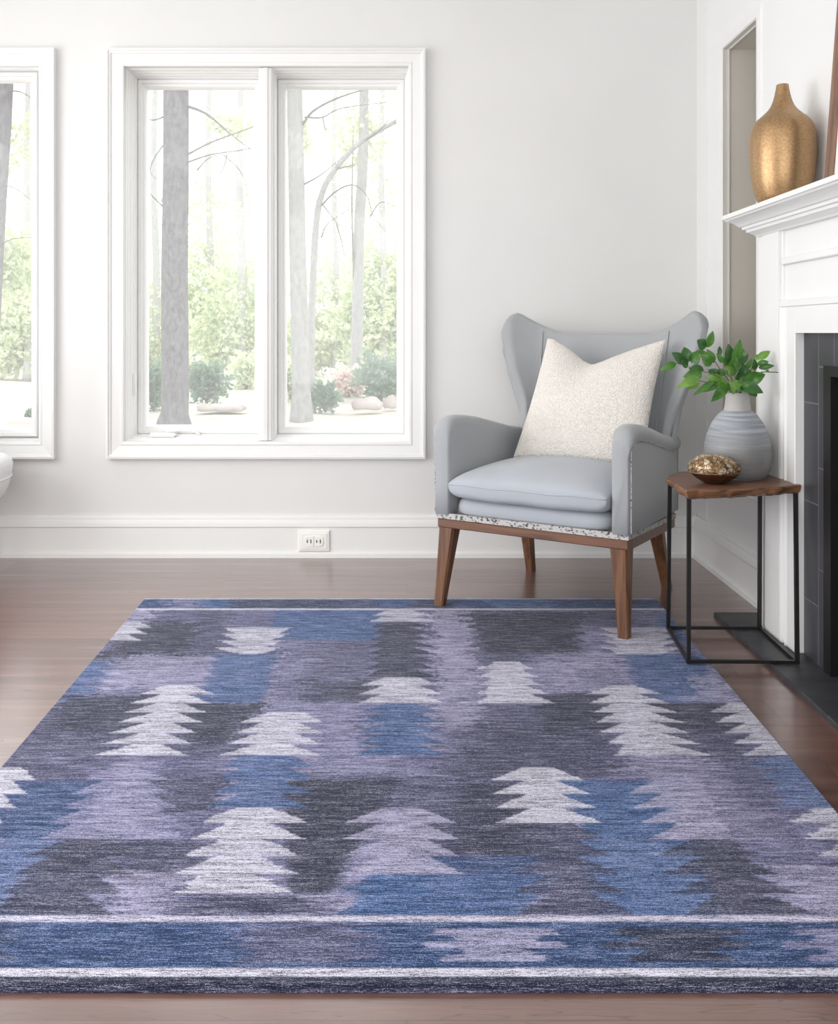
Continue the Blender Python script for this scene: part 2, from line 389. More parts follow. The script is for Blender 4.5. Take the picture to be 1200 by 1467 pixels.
# baseboards (profile swept)
BP = [(0, .184), (.010, .184), (.015, .178), (.016, .166), (.020, .160), (.022, .152), (.0235, .137), (.0185, .131), (.0185, .026), (.026, .024), (.031, .018), (.032, .0), (0, .0)]
b = bmesh.new(); loops(b, [[(x, WY-h, z) for h, z in BP] for x in (XL, WX)])
struct(link('baseboard_back', b, 'white_paint'), 'tall white moulded baseboard along the back wall')
b = bmesh.new(); loops(b, [[(WX-h, y, z) for h, z in BP] for y in (3.09, WY-.001)])
struct(link('baseboard_right', b, 'white_paint'), 'tall white moulded baseboard on the right wall behind the side table')
b = bmesh.new(); loops(b, [[(XL+h, y, z) for h, z in BP] for y in (YB, WY-.001)])
struct(link('baseboard_left', b, 'white_paint'))

# windows
GY = .205
def window(name, R, mull, sash_w, label, handle, D=.185):
    kd = D/.24; GY = D-.022
    root = struct(empty(name, ((R[0]+R[1])/2, WY, R[2])), label); off = Vector(root.location)
    def P(u, z, h): return (u-off.x, WY-h-off.y, z-off.z)
    b = bmesh.new()
    frame_profile(b, P, R, [(.0755, 0), (.0755, .034), (.066, .036), (.062, .030), (.056, .028), (.053, .022), (.044, .021), (.018, .017), (.012, .020), (.003, .018), (0, .014), (0, 0), (0, -.05)])
    link('window_casing', b, 'white_paint', root)
    b = bmesh.new()
    frame_profile(b, P, R, [(.001, .005), (-.002, -.03*kd), (-.005, -.036*kd), (-.005, -.07*kd), (-.009, -.078*kd), (-.009, -.11*kd), (-.013, -.118*kd), (-.013, -.145*kd), (-.018, -.155*kd), (-.018, -D), (.01, -D)])
    link('window_jamb', b, 'white_paint', root)
    x0, x1 = R[0]+.018, R[1]-.018; xs = [x0]
    for m in mull:
        b = bmesh.new()
        def mp(h): return [(-.036, -D), (-.036, -.04), (-.030, -.036), (-.030, -.012), (-.024, -.006), (-.012, -.004), (-.009, .001), (.009, .001), (.012, -.004), (.024, -.006), (.030, -.012), (.030, -.036), (.036, -.04), (.036, -D)]
        loops(b, [[P(m+u, z, h) for u, h in mp(0)] for z in (R[2]+.002, R[3]-.002)])
        link('mullion', b, 'white_paint', root); xs += [m-.036, m+.036]
    xs.append(x1)
    for k in range(0, len(xs), 2):
        a, c = xs[k], xs[k+1]; z0, z1 = R[2]+.018, R[3]-.018
        b = bmesh.new(); sw = sash_w
        frame_profile(b, P, (a, c, z0, z1), [(0, -D), (0, -D+.055), (-.005, -D+.060), (-sw*.5, -D+.060), (-sw*.6, -D+.050), (-sw*.85, -D+.048), (-sw, -D+.034), (-sw, -D)])
        s = link('sash', b, 'white_paint', root)
        b = bmesh.new(); i = sw-.004
        p = [P(a+i, z0+i, -GY), P(c-i, z0+i, -GY), P(c-i, z1-i, -GY), P(a+i, z1-i, -GY)]; b.faces.new([b.verts.new(q) for q in p])
        link('glass', b, 'window_glass', s)
    if handle:
        b = bmesh.new(); hx = wx(228)
        abox(b, hx-.065, hx+.055, .06, .115, .010, .028)
        bmesh.ops.bevel(b, geom=list(b.edges), offset=.006, segments=2, affect='EDGES')
        bmesh.ops.translate(b, vec=(-off.x, 0, 0), verts=b.verts)
        link('crank_cover', b, 'outlet_plastic', root)
        b = bmesh.new(); tube(b, [(hx-off.x+.0, .11, .03), (hx-off.x+.07, .10, .040), (hx-off.x+.14, .105, .034), (hx-off.x+.155, .11, .012)], [.006, .006, .006, .008])
        link('crank_handle', b, 'outlet_plastic', root, True)
        b = bmesh.new(); abox(b, R[0]-off.x+.008, R[0]-off.x+.022, .085, .10, .20, .30)
        link('sash_lock', b, 'outlet_plastic', root)
    return root
window('window_1', W1, [wx(380)], .037, 'white double casement window with a centre mullion, behind the rug and left of the armchair', True)
window('window_2', W2, [], .036, 'white window cut by the left edge of the photo', False, .075)

# ------------------------------------------------------------------ outlet on the baseboard
r = empty('power_outlet', (wx(450.5), WY-.0185, wz(773))); tag(r, 'white horizontal power outlet plate set in the back baseboard under the window', 'outlet')
b = bmesh.new(); hw, hh = .070, .047
loops(b, [[(x*s[0], -s[2], z*s[1]) for x, z in ((-1,-1), (1,-1), (1,1), (-1,1))] for s in ((hw, hh, 0), (hw, hh, .006), (hw-.004, hh-.004, .010), (hw-.012, hh-.012, .011), (hw-.014, hh-.014, .013))], cap0=False)
link('cover_plate', b, 'outlet_plastic', r)
b = bmesh.new(); n = 40
def rr(a, c, e=4.0): return [(a*math.copysign(abs(math.cos(q))**(2/e), math.cos(q)), c*math.copysign(abs(math.sin(q))**(2/e), math.sin(q))) for q in [2*math.pi*k/n for k in range(n)]]
loops(b, [[(x, -d, z) for x, z in rr(.043-i, .024-i)] for d, i in ((.012, 0), (.0155, 0), (.0165, .0015))], cap0=False)
link('socket_face', b, 'outlet_plastic', r)
for x0, h in ((-.029, .007), (-.013, .0085), (.013, .006), (.029, .008)):
    box('slot', x0-.0022, x0+.0022, -.0172, -.016, -h, h, 'slot_dark', r)
box('face_joint', -.0006, .0006, -.0170, -.016, -.0225, .0225, 'slot_dark', r)

# ------------------------------------------------------------------ fireplace
fp = empty('fireplace', (1.19, 2.1, 0)); tag(fp, 'white wooden mantel fireplace with charcoal tile surround and dark slate hearth on the right wall', 'fireplace')
fo = Vector(fp.location)
def fbox(name, x0, x1, y0, y1, z0, z1, mat, bev=.002, parent=fp): return box(name, x0-fo.x, x1-fo.x, y0-fo.y, y1-fo.y, z0, z1, mat, parent, bev, 1)
HZ = .016; XP = 1.19
HEX = 1.080
b = bmesh.new()
loops(b, [[(x-fo.x, y-fo.y, z) for x, y in ((HEX+i, 3.198-i), (1.3, 3.198-i), (1.3, .95+i), (HEX+i, .95+i))] for z, i in ((0.0, 0), (HZ-.003, 0), (HZ, .003))])
link('hearth', b, 'hearth_slate', fp)
MY = 2.1   # centre line
def both(y0, y1): return [(y0, y1), (2*MY-y1, 2*MY-y0)]
for (a, c), (a2, c2), (a3, c3) in zip(both(2.897, 3.03), both(3.03, 3.08), both(2.845, 2.897)):
    b = bmesh.new(); abox(b, XP-.004-fo.x, 1.3-fo.x, a-fo.y, c-fo.y, HZ, 1.338); abox(b, XP+.004-fo.x, 1.3-fo.x, a2-fo.y, c2-fo.y, HZ, 1.338)
    p = link('pilaster', b, 'white_paint', fp)
    b = bmesh.new(); k = 10; m = c3-a3
    sgn = 1 if a3 > MY else -1
    pr = [(0, XP+.010), (.12, XP+.002), (.2, XP-.004), (.3, XP+.001), (.38, XP+.006), (.55, XP+.009), (.7, XP+.004), (.8, XP-.002), (.92, XP-.004), (1, XP+.002)]
    ys = [(a3+m*u if sgn > 0 else c3-m*u) for u, _ in pr]
    loops(b, [[(x-fo.x, y-fo.y, z) for y, (_, x) in zip(ys, pr)] for z in (HZ, 1.0825)], close=False, cap0=False, cap1=False)
    link('pilaster_moulding', b, 'white_paint', p)
for a, c in both(2.787, 2.845): fbox('inner_board', XP, 1.3, a, c, HZ, 1.0825, 'white_paint')
fbox('header_board', XP, 1.3, 2*MY-2.787, 2.787, 1.0, 1.0825, 'white_paint', 0)
fbox('frieze_panel', XP+.012, 1.3, 2*MY-2.897, 2.897, 1.0825, 1.338, 'white_paint', 0)
fbox('frieze_rail', XP-.004, 1.22, 2*MY-2.897, 2.897, 1.081, 1.103, 'white_paint', .003)
fbox('frieze_rail', XP-.002, 1.22, 2*MY-2.885, 2.885, 1.216, 1.238, 'white_paint', .003)
fbox('frieze_stile', XP+.004, 1.22, 2.885, 2.897, 1.10, 1.338, 'white_paint', .001)
# shelf with moulded, mitred ends
b = bmesh.new(); ls = []
for ov, z in ((.0, 1.325), (.006, 1.325), (.010, 1.330), (.022, 1.337), (.030, 1.341), (.034, 1.341), (.036, 1.350), (.046, 1.351), (.048, 1.360), (.056, 1.361), (.062, 1.367), (.070, 1.373), (.082, 1.379), (.094, 1.382), (.098, 1.387), (.105, 1.388), (.105, 1.401), (.103, 1.403)):
    x = XP-ov; e = ov*.55; ls.append([(x-fo.x, 3.075+e-fo.y, z), (1.3-fo.x, 3.075+e-fo.y, z), (1.3-fo.x, 1.125-e-fo.y, z), (x-fo.x, 1.125-e-fo.y, z)])
loops(b, ls); link('mantel_shelf', b, 'white_paint', fp)
# tile surround with opening and iron frame
XT = 1.218; ty0, ty1 = 2*MY-2.787, 2.787; oy0, oy1, oz = 1.565, 2.639, .905
b = bmesh.new()
abox(b, XT-fo.x, 1.3-fo.x, oy1-fo.y, ty1-fo.y, HZ, 1.0); abox(b, XT-fo.x, 1.3-fo.x, ty0-fo.y, oy0-fo.y, HZ, 1.0); abox(b, XT-fo.x, 1.3-fo.x, oy0-fo.y, oy1-fo.y, oz, 1.0)
link('tile_surround', b, 'charcoal_tile', fp)
b = bmesh.new()
abox(b, XT-.008-fo.x, 1.29-fo.x, oy1-.045-fo.y, oy1-fo.y, HZ, oz-.03); abox(b, XT-.008-fo.x, 1.29-fo.x, oy0-fo.y, oy0+.045-fo.y, HZ, oz-.03); abox(b, XT-.008-fo.x, 1.29-fo.x, oy0-fo.y, oy1-fo.y, oz-.03, oz)
link('firebox_frame', b, 'black_iron', fp)
b = bmesh.new(); ya, yb = oy0+.03, oy1-.03; xa, xb = 1.225, 1.62
for q in ([(xa, yb, 0), (xb, yb-.12, 0), (xb, yb-.12, .95), (xa, yb, .95)], [(xa, ya, 0), (xb, ya+.12, 0), (xb, ya+.12, .95), (xa, ya, .95)],
          [(xb, ya+.12, 0), (xb, yb-.12, 0), (xb, yb-.12, .95), (xb, ya+.12, .95)], [(xa, ya, .88), (xb, ya, .88), (xb, yb, .88), (xa, yb, .88)], [(xa, ya, HZ+.002), (xb, ya, HZ+.002), (xb, yb, HZ+.002), (xa, yb, HZ+.002)]):
    b.faces.new([b.verts.new((x-fo.x, y-fo.y, z)) for x, y, z in q])
link('firebox', b, 'firebrick', fp)

# gold vase on the mantel
VY = 2.885; vx = (1120.5-CX)*VY/F; sc = VY/F
prof = [(0.0, 0), (.050, 0), (.062, .004)]
for py, w_ in ((288, 34), (278, 38), (262, 42), (240, 44.5), (215, 45.5), (197, 45), (184, 42.5), (174, 37), (166, 28), (158, 20), (151, 15.5), (143, 12.5), (133, 10), (125, 8.7), (122, 8.2)):
    prof.append((w_*sc, 1-(py-HY)*sc-1.403))
prof += [(.0155, prof[-1][1]+.001), (.013, prof[-1][1]-.004), (.013, prof[-1][1]-.05)]
prof = [p for i, p in enumerate(prof) if i == 0 or p[1] > -.001]
pp = spline([(r_, 0, z_) for r_, z_ in prof], 3)
v = link('gold_vase', lathe([(max(0.0005, p.x), max(0, p.z)) for p in pp], 64), 'gold_glaze', None, True); v.location = (vx, VY, 1.4035)
tag(v, 'matte gold bottle vase with a narrow neck standing on the white mantel', 'vase')

# framed picture leaning on the mantel
pf = empty('framed_picture', (1.203, 2.28, 1.4045)); tag(pf, 'brown wooden picture frame leaning on the mantel, cut by the right edge of the photo', 'picture')
pf.rotation_euler = (0, math.atan(.075), 0)
y0, y1, h = -.35, .350, .75
b = bmesh.new()
frame_profile(b, lambda u, z, hh: (-hh+.02, u, z), (y0+.045, y1-.045, .045, h-.045), [(0, 0), (0, .012), (.004, .014), (.026, .015), (.030, .020), (.042, .020), (.045, .016), (.045, 0)])
link('frame', b, 'frame_wood', pf)
b = bmesh.new(); b.faces.new([b.verts.new(p) for p in ((.010, y0+.04, .04), (.010, y1-.04, .04), (.010, y1-.04, h-.04), (.010, y0+.04, h-.04))])
link('mat_board', b, 'mat_board', pf)
b = bmesh.new(); abox(b, .020, .026, y0+.01, y1-.01, .01, h-.01); link('backing', b, 'frame_wood', pf)

# ------------------------------------------------------------------ armchair
ch = empty('wingback_armchair', (.412, 3.114, 0), math.radians(-31)); tag(ch, 'grey upholstered wingback armchair with splayed wooden legs standing on the back edge of the rug', 'armchair')
RZ = .012
def leg(name, top, bot, st, sb, zt, zb):
    b = bmesh.new()
    ls = []
    for k in range(5):
        u = k/4; e = u**1.0; x = top[0]+(bot[0]-top[0])*e; y = top[1]+(bot[1]-top[1])*e; s = (st+(sb-st)*(1-(1-u)**1.15))/2; z = zt+(zb-zt)*u
        c = s*.28; ls.append([(x-s+c, y-s, z), (x+s-c, y-s, z), (x+s, y-s+c, z), (x+s, y+s-c, z), (x+s-c, y+s, z), (x-s+c, y+s, z), (x-s, y+s-c, z), (x-s, y-s+c, z)])
    loops(b, ls); return link(name, b, 'chair_wood', ch)
leg('leg', (-.319, .036), (-.345, .006), .064, .036, .300, RZ)
leg('leg', (.319, .036), (.338, .006), .064, .036, .300, RZ)
leg('leg', (-.27, .60), (-.272, .665), .055, .034, .27, 0)
leg('leg', (.27, .60), (.292, .69), .055, .034, .27, 0)
def rail(x0, x1, y0, y1, zf0, zf1, slope=-.05/.66):
    b = bmesh.new()
    v = abox(b, x0, x1, y0, y1, zf0, zf1)
    for q in b.verts: q.co.z += q.co.y*slope
    bmesh.ops.bevel(b, geom=list(b.edges), offset=.003, segments=1, affect='EDGES'); return b
link('seat_rail', rail(-.352, .352, 0, .05, .296, .330), 'rail_wood', ch)
for s in (-1, 1):
    x = s*.352
    b = bmesh.new(); pts = [(min(x, x-s*.045), max(x, x-s*.045), .05), (min(s*.322, s*.277), max(s*.322, s*.277), .69)]
    loops(b, [[(xa, y, .296-y*.05/.66), (xb_, y, .296-y*.05/.66), (xb_, y, .330-y*.05/.66), (xa, y, .330-y*.05/.66)] for xa, xb_, y in pts])
    link('seat_rail', b, 'rail_wood', ch)
# upholstered base
b = bmesh.new()
bmp = [(-.348, .05), (.348, .05), (.318, .70), (-.318, .70)]
loops(b, [[(x*(1-i), y+i*.2*(1 if y < .3 else -1), z-y*.05) for x, y in bmp] for z, i in ((.330, 0), (.350, 0), (.375, .02))])
link('seat_base', b, 'grey_fabric', ch)
def rrect_loop(hx, hz, cx, cz, y, n=28, e=5.0):
    out = []
    for k in range(n):
        q = 2*math.pi*k/n; c, s_ = math.cos(q), math.sin(q)
        out.append((cx+hx*math.copysign(abs(c)**(2/e), c), y, cz+hz*math.copysign(abs(s_)**(2/e), s_)))
    return out
# front band under the cushion
b = bmesh.new(); ls = []
for x in np.linspace(-1, 1, 25):
    k = (1-abs(x)**10)**.5*.9+.1
    ls.append([(x*.300, .10+(-.100)*math.copysign(abs(math.cos(q))**.5, math.cos(q))*k, .373+.037*math.copysign(abs(math.sin(q))**.7, math.sin(q))*k) for q in [2*math.pi*j/24 for j in range(24)]])
loops(b, ls); link('front_band', b, 'cushion_fabric', ch, True)
# gimp braid: front, right outer base, arm front edge
b = bmesh.new(); abox(b, -.353, .355, -.006, .004, .330, .350); link('gimp_trim', b, 'gimp_braid', ch)
for s in (-1, 1):
    b = bmesh.new(); loops(b, [[(s*(xx+.004), y, z0-y*.0758) for xx, z0 in ((x, .331), (x+.004, .331), (x+.004, .349), (x, .349))] for x, y in ((.349, 0), (.318, .69))])
    link('gimp_trim', b, 'gimp_braid', ch)
# arms
def arm(s):
    b = bmesh.new(); ls = []
    st = [-.012, -.010, -.004, .006, .02, .045, .08, .14, .22, .32, .42, .52, .60, .66, .70]
    for y in st:
        top = interp(y, [-.012, .0, .02, .05, .09, .2, .35, .55, .70], [.655, .676, .688, .696, .696, .684, .655, .612, .60])
        cx = interp(y, [0, .70], [.329, .302])*s; hx = .031
        if y < .02: hx *= interp(y, [-.012, -.010, -.004, .006, .02], [.72, .84, .94, .99, 1])
        if y < 0: top -= (.0-y)*.5
        zb = .346-y*.05; roll = .012 if y > .0 else .004
        pr = [(-1, zb), (-1, zb+.1), (-1, top-.06), (-1.02, top-.03), (-.92, top-.010), (-.6, top-.001), (0, top+.003), (.6, top), (1.0, top-.008), (1.25+roll*4, top-.024), (1.22+roll*4, top-.042), (1.04, top-.052), (1, top-.07), (1, zb+.1), (1, zb)]
        ls.append([(cx+s*hx*u, y, z) for u, z in pr])
    loops(b, ls); return link('arm', b, 'grey_fabric', ch, True)
for s in (-1, 1):
    a = arm(s)
    b = bmesh.new(); tube(b, [(s*(.329+.0325), .002, .352), (s*(.329+.0325), .002, .62)], [.0028, .0028], 6)
    g = link('piping', b, 'gimp_braid', a)
    b = bmesh.new(); tube(b, [(s*interp(y, [0, .7], [.362, .336]), y, interp(y, [-.012, .0, .02, .05, .09, .2, .35, .55, .70], [.655, .676, .688, .696, .696, .684, .655, .612, .60])-.054) for y in (.002, .05, .1, .2, .3, .4, .5, .6, .68)], [.0028]*9, 6)
    link('piping', b, 'gimp_braid', a)
# back with wings
NU, NV = 40, 22
def backpt(u, v):
    a = abs(u); s = 1 if u >= 0 else -1
    zt = .982+.088*min(1, max(0, (a-.42)/.44))**1.3-(.060*(1-math.sqrt(max(0, 1-((a-.84)/.161)**2))) if a > .84 else 0)
    zb = .40 + (.20*max(0, (a-.72)/.28) if a > .72 else 0)
    z = zb+(zt-zb)*v
    hgt = (z-.40)/.65
    # half width of the flat back and the wing direction
    hwid = .235+.035*hgt
    yb = .60+.185*hgt
    if a < .62:
        x = hwid*a/.62; y = yb-.03*(a/.62)**3
    else:
        t_ = (a-.62)/.38
        wl = interp(z, [.40, .60, .72, .85, .95, 1.08], [.04, .036, .046, .092, .122, .138])
        fw = interp(z, [.40, .60, .72, .85, 1.0, 1.08], [.04, .04, .05, .085, .10, .10])
        x = hwid+wl*t_**1.0; y = yb-.03-fw*t_**1.35
    return Vector((x*s+.018, y, z))
b = bmesh.new()
us = np.concatenate([-1+.38*np.linspace(0, 1, 16)**1.7, np.linspace(-.62, .62, 25)[1:-1], 1-.38*np.linspace(1, 0, 16)**1.7])
vsx = np.linspace(0, 1, NV)
T = .062
grid = []
for u in us: grid.append([backpt(u, v) for v in vsx])
nu = len(us)
def nrm(i, j):
    du = grid[min(i+1, nu-1)][j]-grid[max(i-1, 0)][j]; dv = grid[i][min(j+1, NV-1)]-grid[i][max(j-1, 0)]
    n_ = dv.cross(du); n_.normalize(); return n_ if n_.y > 0 else -n_
RN = 7
# closed section around the thickness for each u: up the front, round the top, down the back
ls = []
for i in range(nu):
    fr = [grid[i][j] for j in range(NV)]; bk = []
    ns = [nrm(i, j) for j in range(NV)]
    a = abs(us[i]); k = 1 if a < .93 else max(.45, 1-((a-.93)/.07)**2*.55)
    th = T*k; inset = (T-th)/2
    frp = [fr[j]+ns[j]*inset for j in range(NV)]; bkp = [fr[j]+ns[j]*(inset+th) for j in range(NV)]
    c = (frp[-1]+bkp[-1])/2; hn = (bkp[-1]-frp[-1])/2; up = Vector((0, 0, 1))
    cap = [c-hn*math.cos(math.pi*q/RN)+up*hn.length*.8*math.sin(math.pi*q/RN) for q in range(1, RN)]
    ls.append(frp+cap+bkp[::-1])
# round the outer vertical edges of the wings
def edge_round(l, dirn):
    m = len(l); cen = [(l[k]+l[m-1-k])/2 for k in range(m)]
    out = []
    for f, d in ((.72, .012), (.35, .020)):
        out.append([cen[k]+(l[k]-cen[k])*f+dirn*d for k in range(m)])
    return out
dL = (grid[0][12]-grid[1][12]).normalized(); dR = (grid[-1][12]-grid[-2][12]).normalized()
ls = edge_round(ls[0], dL)[::-1]+ls+edge_round(ls[-1], dR)
loops(b, ls); bk = link('backrest', b, 'grey_fabric', ch, True)
for s in (-1, 1):
    b = bmesh.new(); tube(b, [backpt(s*.62, v)+Vector((0, -.003, 0)) for v in np.linspace(.1, .99, 14)], [.0028]*14, 6)
    link('seam', b, 'grey_fabric', bk, True)
# seat cushion
def puff(name, mapf, n, mat, parent, ex=6, smooth=True):
    "closed pillow: mapf(u, v, side) gives points; both sides share the rim"
    b = bmesh.new(); vt = {}; N = n
    for side in (1, -1):
        for i in range(N+1):
            for j in range(N+1):
                rim = i in (0, N) or j in (0, N)
                key = (i, j, 0 if rim else side)
                if key in vt: continue
                u = math.sin((i/N*2-1)*math.pi/2); v = math.sin((j/N*2-1)*math.pi/2)
                vt[key] = b.verts.new(mapf(u, v, 0 if rim else side))
    for side in (1, -1):
        g = lambda i, j: vt[(i, j, 0 if (i in (0, N) or j in (0, N)) else side)]
        for i in range(N):
            for j in range(N): b.faces.new((g(i, j), g(i+1, j), g(i+1, j+1), g(i, j+1)))
    return link(name, b, mat, parent, smooth)
def seat(u, v, side):
    cr = (1-min(1, abs(u))**10)**.5*(1-min(1, abs(v))**10)**.5
    x = .297*u*(1-.02*abs(v)**3); y = .27+.302*v
    if v < 0: y -= .016*(1-u**4)
    z = .462
    if side > 0: z += .026*cr**.8+.050*(1-u*u)**.8*(1-v*v)**.6
    elif side < 0: z -= .058*cr**.45
    z += .0015*math.sin(9*u+2)*(1-v)/2
    return (x, y, z)
sc_ = puff('seat_cushion', seat, 40, 'cushion_fabric', ch)
b = bmesh.new()
rim = [seat(u, -1, 0) for u in np.linspace(-1, 1, 30)]; tube(b, rim, [.0022]*30, 6); link('piping', b, 'cushion_fabric', sc_, True)

# cream pillow (a thing of its own, in world space)
pil_m = Matrix.Translation((.412, 3.114, 0)) @ Matrix.Rotation(math.radians(-31), 4, 'Z')
BLp, BRp, TLp, TRp = Vector((-.222, .375, .512)), Vector((.285, .40, .512)), Vector((-.178, .62, .978)), Vector((.306, .63, .975))
nrmp = Vector((0, -.9, .42)).normalized()
def pillow(u, v, side):
    a, c = (u+1)/2, (v+1)/2
    # pinched sides
    uu = u*(1-.055*(1-v*v)); a = (uu+1)/2
    vv = v if v > 0 else v*(1-.03*(1-u*u)); c = (vv+1)/2
    p = BLp*(1-a)*(1-c)+BRp*a*(1-c)+TLp*(1-a)*c+TRp*a*c
    t_ = (u+1)/2; d = interp(t_, [0, .06, .2, .33, .40, .5, .75, 1], [0, .006, .045, .095, .107, .092, .044, 0])
    k = max(0, (v+.35)/1.35)**1.6
    p = p-Vector((0, 0, 1))*d*k
    cr = max(0, (1-u*u))**.5*max(0, (1-v*v))**.5; th = .078*cr**.8
    th *= 1-.45*math.exp(-((t_-.38)/.16)**2)*max(0, v)**1.2
    if side > 0: p = p+nrmp*th
    elif side < 0: p = p-nrmp*th*.75
    return pil_m @ p
pl = puff('throw_pillow', pillow, 44, 'pillow_boucle', None); tag(pl, 'cream knobbly throw pillow with a dented top leaning in the grey armchair', 'pillow')

# ------------------------------------------------------------------ side table
zt_ = .535
tb = empty('side_table', (1.0, 2.87, HZ)); tag(tb, 'small side table with live-edge wooden top and black metal frame beside the armchair', 'side table')
to = Vector(tb.location)
out = [(953,686), (969,695), (983,703.5), (1000,702), (1030,702), (1062,700.5), (1095,699), (1125,697), (1147,694.5), (1149,690), (1140,684), (1120,679), (1096,676), (1060,675.2), (1020,675.2), (985,675), (970,676), (957,681)]
op = [Vector(gp(x, y, zt_)) for x, y in out]; cen = sum(op, Vector())/len(op)
op2 = []
for i in range(len(op)):
    a, c = op[i], op[(i+1) % len(op)]
    for k in range(4): op2.append(a.lerp(c, k/4))
b = bmesh.new(); ls = []
for inset, z in ((.012, .001), (.002, 0), (0, -.004), (.003, -.012), (.006, -.018), (.014, -.025), (.022, -.028)):
    l = []
    for i, p in enumerate(op2):
        d = (p-cen).normalized(); wv = .004*math.sin(i*.9)+.003*math.sin(i*2.3+1) if z < -.003 else .001*math.sin(i*.9)
        q = p-d*(inset+wv*(-z/.02)); l.append((q.x-to.x, q.y-to.y, zt_+z-to.z+(.003*math.sin(i*1.3) if z < -.01 and z > -.027 else 0)))
    ls.append(l)
loops(b, ls)
tt = link('table_top', b, 'table_wood', tb); tt.data.materials.append(M['live_edge_wood'])
for p in tt.data.polygons:
    if abs(p.normal.z) < .75: p.material_index = 1
PT = {'fl': (.842, 2.712), 'fr': (1.193, 2.788), 'bl': (.871, 3.010), 'br': (1.168, 3.005)}     # leg tops
P4 = {'fl': (.838, 2.704), 'fr': (1.160, 2.700), 'bl': (.866, 3.012), 'br': (1.169, 3.012)}     # feet
for k in ('fl', 'fr', 'bl', 'br'):
    r_ = .0055; b = bmesh.new()
    loops(b, [[(x+a-to.x, y+c-to.y, z-to.z) for a, c in ((-r_, -r_), (r_, -r_), (r_, r_), (-r_, r_))] for (x, y), z in ((P4[k], HZ), (PT[k], .512))])
    link('leg', b, 'black_iron', tb)
def bar(p, q, z, r_=.0048):
    b = bmesh.new(); a = Vector((*p, 0)); c = Vector((*q, 0)); d = (c-a).normalized(); n_ = Vector((-d.y, d.x, 0))*r_
    loops(b, [[(v_.x-to.x, v_.y-to.y, zz) for v_, zz in ((w_-n_, z-r_), (w_+n_, z-r_), (w_+n_, z+r_), (w_-n_, z+r_))] for w_ in (a, c)])
    link('stretcher', b, 'black_iron', tb)
for p, q in (('fl', 'fr'), ('fr', 'br'), ('br', 'bl'), ('bl', 'fl')): bar(P4[p], P4[q], .0055)

# grey vase
VGY = 2.93; sc = VGY/F; gx = (1056-CX)*sc
gv = empty('ceramic_vase', (gx, VGY, zt_+.0012)); tag(gv, 'grey banded ceramic vase with a short pale neck holding green leaves on the side table', 'vase')
pr = [(.001, 0), (.076, 0), (.084, .003), (.093, .012), (.1005, .035), (.1045, .062), (.1045, .088), (.100, .118), (.091, .147), (.078, .175), (.062, .198), (.047, .2115), (.0435, .2135)]
pp = spline([(a, 0, z) for a, z in pr], 3)
link('body', lathe([(max(.0005, p.x), max(0, p.z)) for p in pp], 64), 'grey_ceramic', gv, True)
pr = [(.0435, .2125), (.040, .225), (.0375, .245), (.0362, .262), (.0355, .270), (.0335, .272), (.032, .266), (.034, .235), (.034, .21)]
b = bmesh.new(); loops(b, [[(r_*math.cos(2*math.pi*k/48), r_*math.sin(2*math.pi*k/48), z) for k in range(48)] for r_, z in pr], cap0=False, cap1=True)
link('neck', b, 'neck_glaze', gv, True)['label'] = 'pale grey-brown neck'

# leafy branches, traced leaf by leaf: base px, tip px, half width px, depth offset, tone
br_ = empty('leafy_branches', (gx, VGY, zt_+.26)); tag(br_, 'spray of glossy green leaves on thin stems in the grey vase', 'plant')
bo = Vector(br_.location)
L = [((968,520),(945,531),5,-.02,1), ((978,520),(962,505),8,-.02,0), ((984,520),(980,497),8,.02,0), ((984,527),(970,508),6,-.01,0), ((990,520),(998,503),7,.01,1),
     ((1009,500),(998,487),7,-.01,0), ((1012,498),(1021,474),6,.0,1), ((1012,497),(1000,486),6,.02,0), ((1014,512),(997,502),5,.03,1), ((1018,524),(1004,508),8,.0,1), ((1022,520),(1012,500),6,.03,1),
     ((1001,540),(969,556),7,-.05,2), ((1005,535),(978,540),8,-.02,1), ((1000,545),(985,558),6,-.03,2), ((1008,530),(986,528),6,.03,0),
     ((1022,545),(992,567),4,-.06,1), ((1030,548),(1004,562),5,-.03,1), ((1040,550),(1018,576),8,-.09,1), ((1034,545),(1010,540),6,.0,2), ((1030,540),(1014,530),7,.02,0),
     ((1046,545),(1050,566),5,-.08,2), ((1056,545),(1050,560),6,-.06,2), ((1030,510),(1030,496),3,.02,0), ((1034,520),(1026,506),4,0,1),
     ((1044,525),(1043,492),8,.03,0), ((1050,520),(1060,486),7,.0,1), ((1054,520),(1071,507),7,.03,0), ((1048,530),(1034,512),6,.04,1), ((1044,540),(1053,508),8,-.03,1), ((1060,512),(1064,499),6,0,1),
     ((1050,530),(1066,517),6,.05,2), ((1062,540),(1062,518),6,.02,0), ((1056,548),(1068,528),7,.02,0), ((1066,530),(1078,514),4,.05,1),
     ((1062,548),(1075,530),9,.04,0), ((1066,548),(1096,536),9,-.03,1), ((1060,552),(1093,563),9,-.08,0), ((1052,556),(1074,552),7,-.06,1),
     ((1080,530),(1080,514),4,-.02,0), ((1084,514),(1103,503),5,-.01,2), ((1084,522),(1101,518),4,-.02,1), ((1086,527),(1109,524),4,-.03,0), ((1096,530),(1100,533),3,-.03,1), ((1080,516),(1088,508),4,0,2),
     ((1040,535),(1022,534),6,.03,1), ((1040,545),(1026,552),6,-.03,2), ((1048,538),(1040,524),6,-.05,2), ((1058,530),(1050,518),5,-.06,1), ((1046,552),(1034,560),5,-.04,1), ((1070,556),(1084,568),6,-.02,0)]
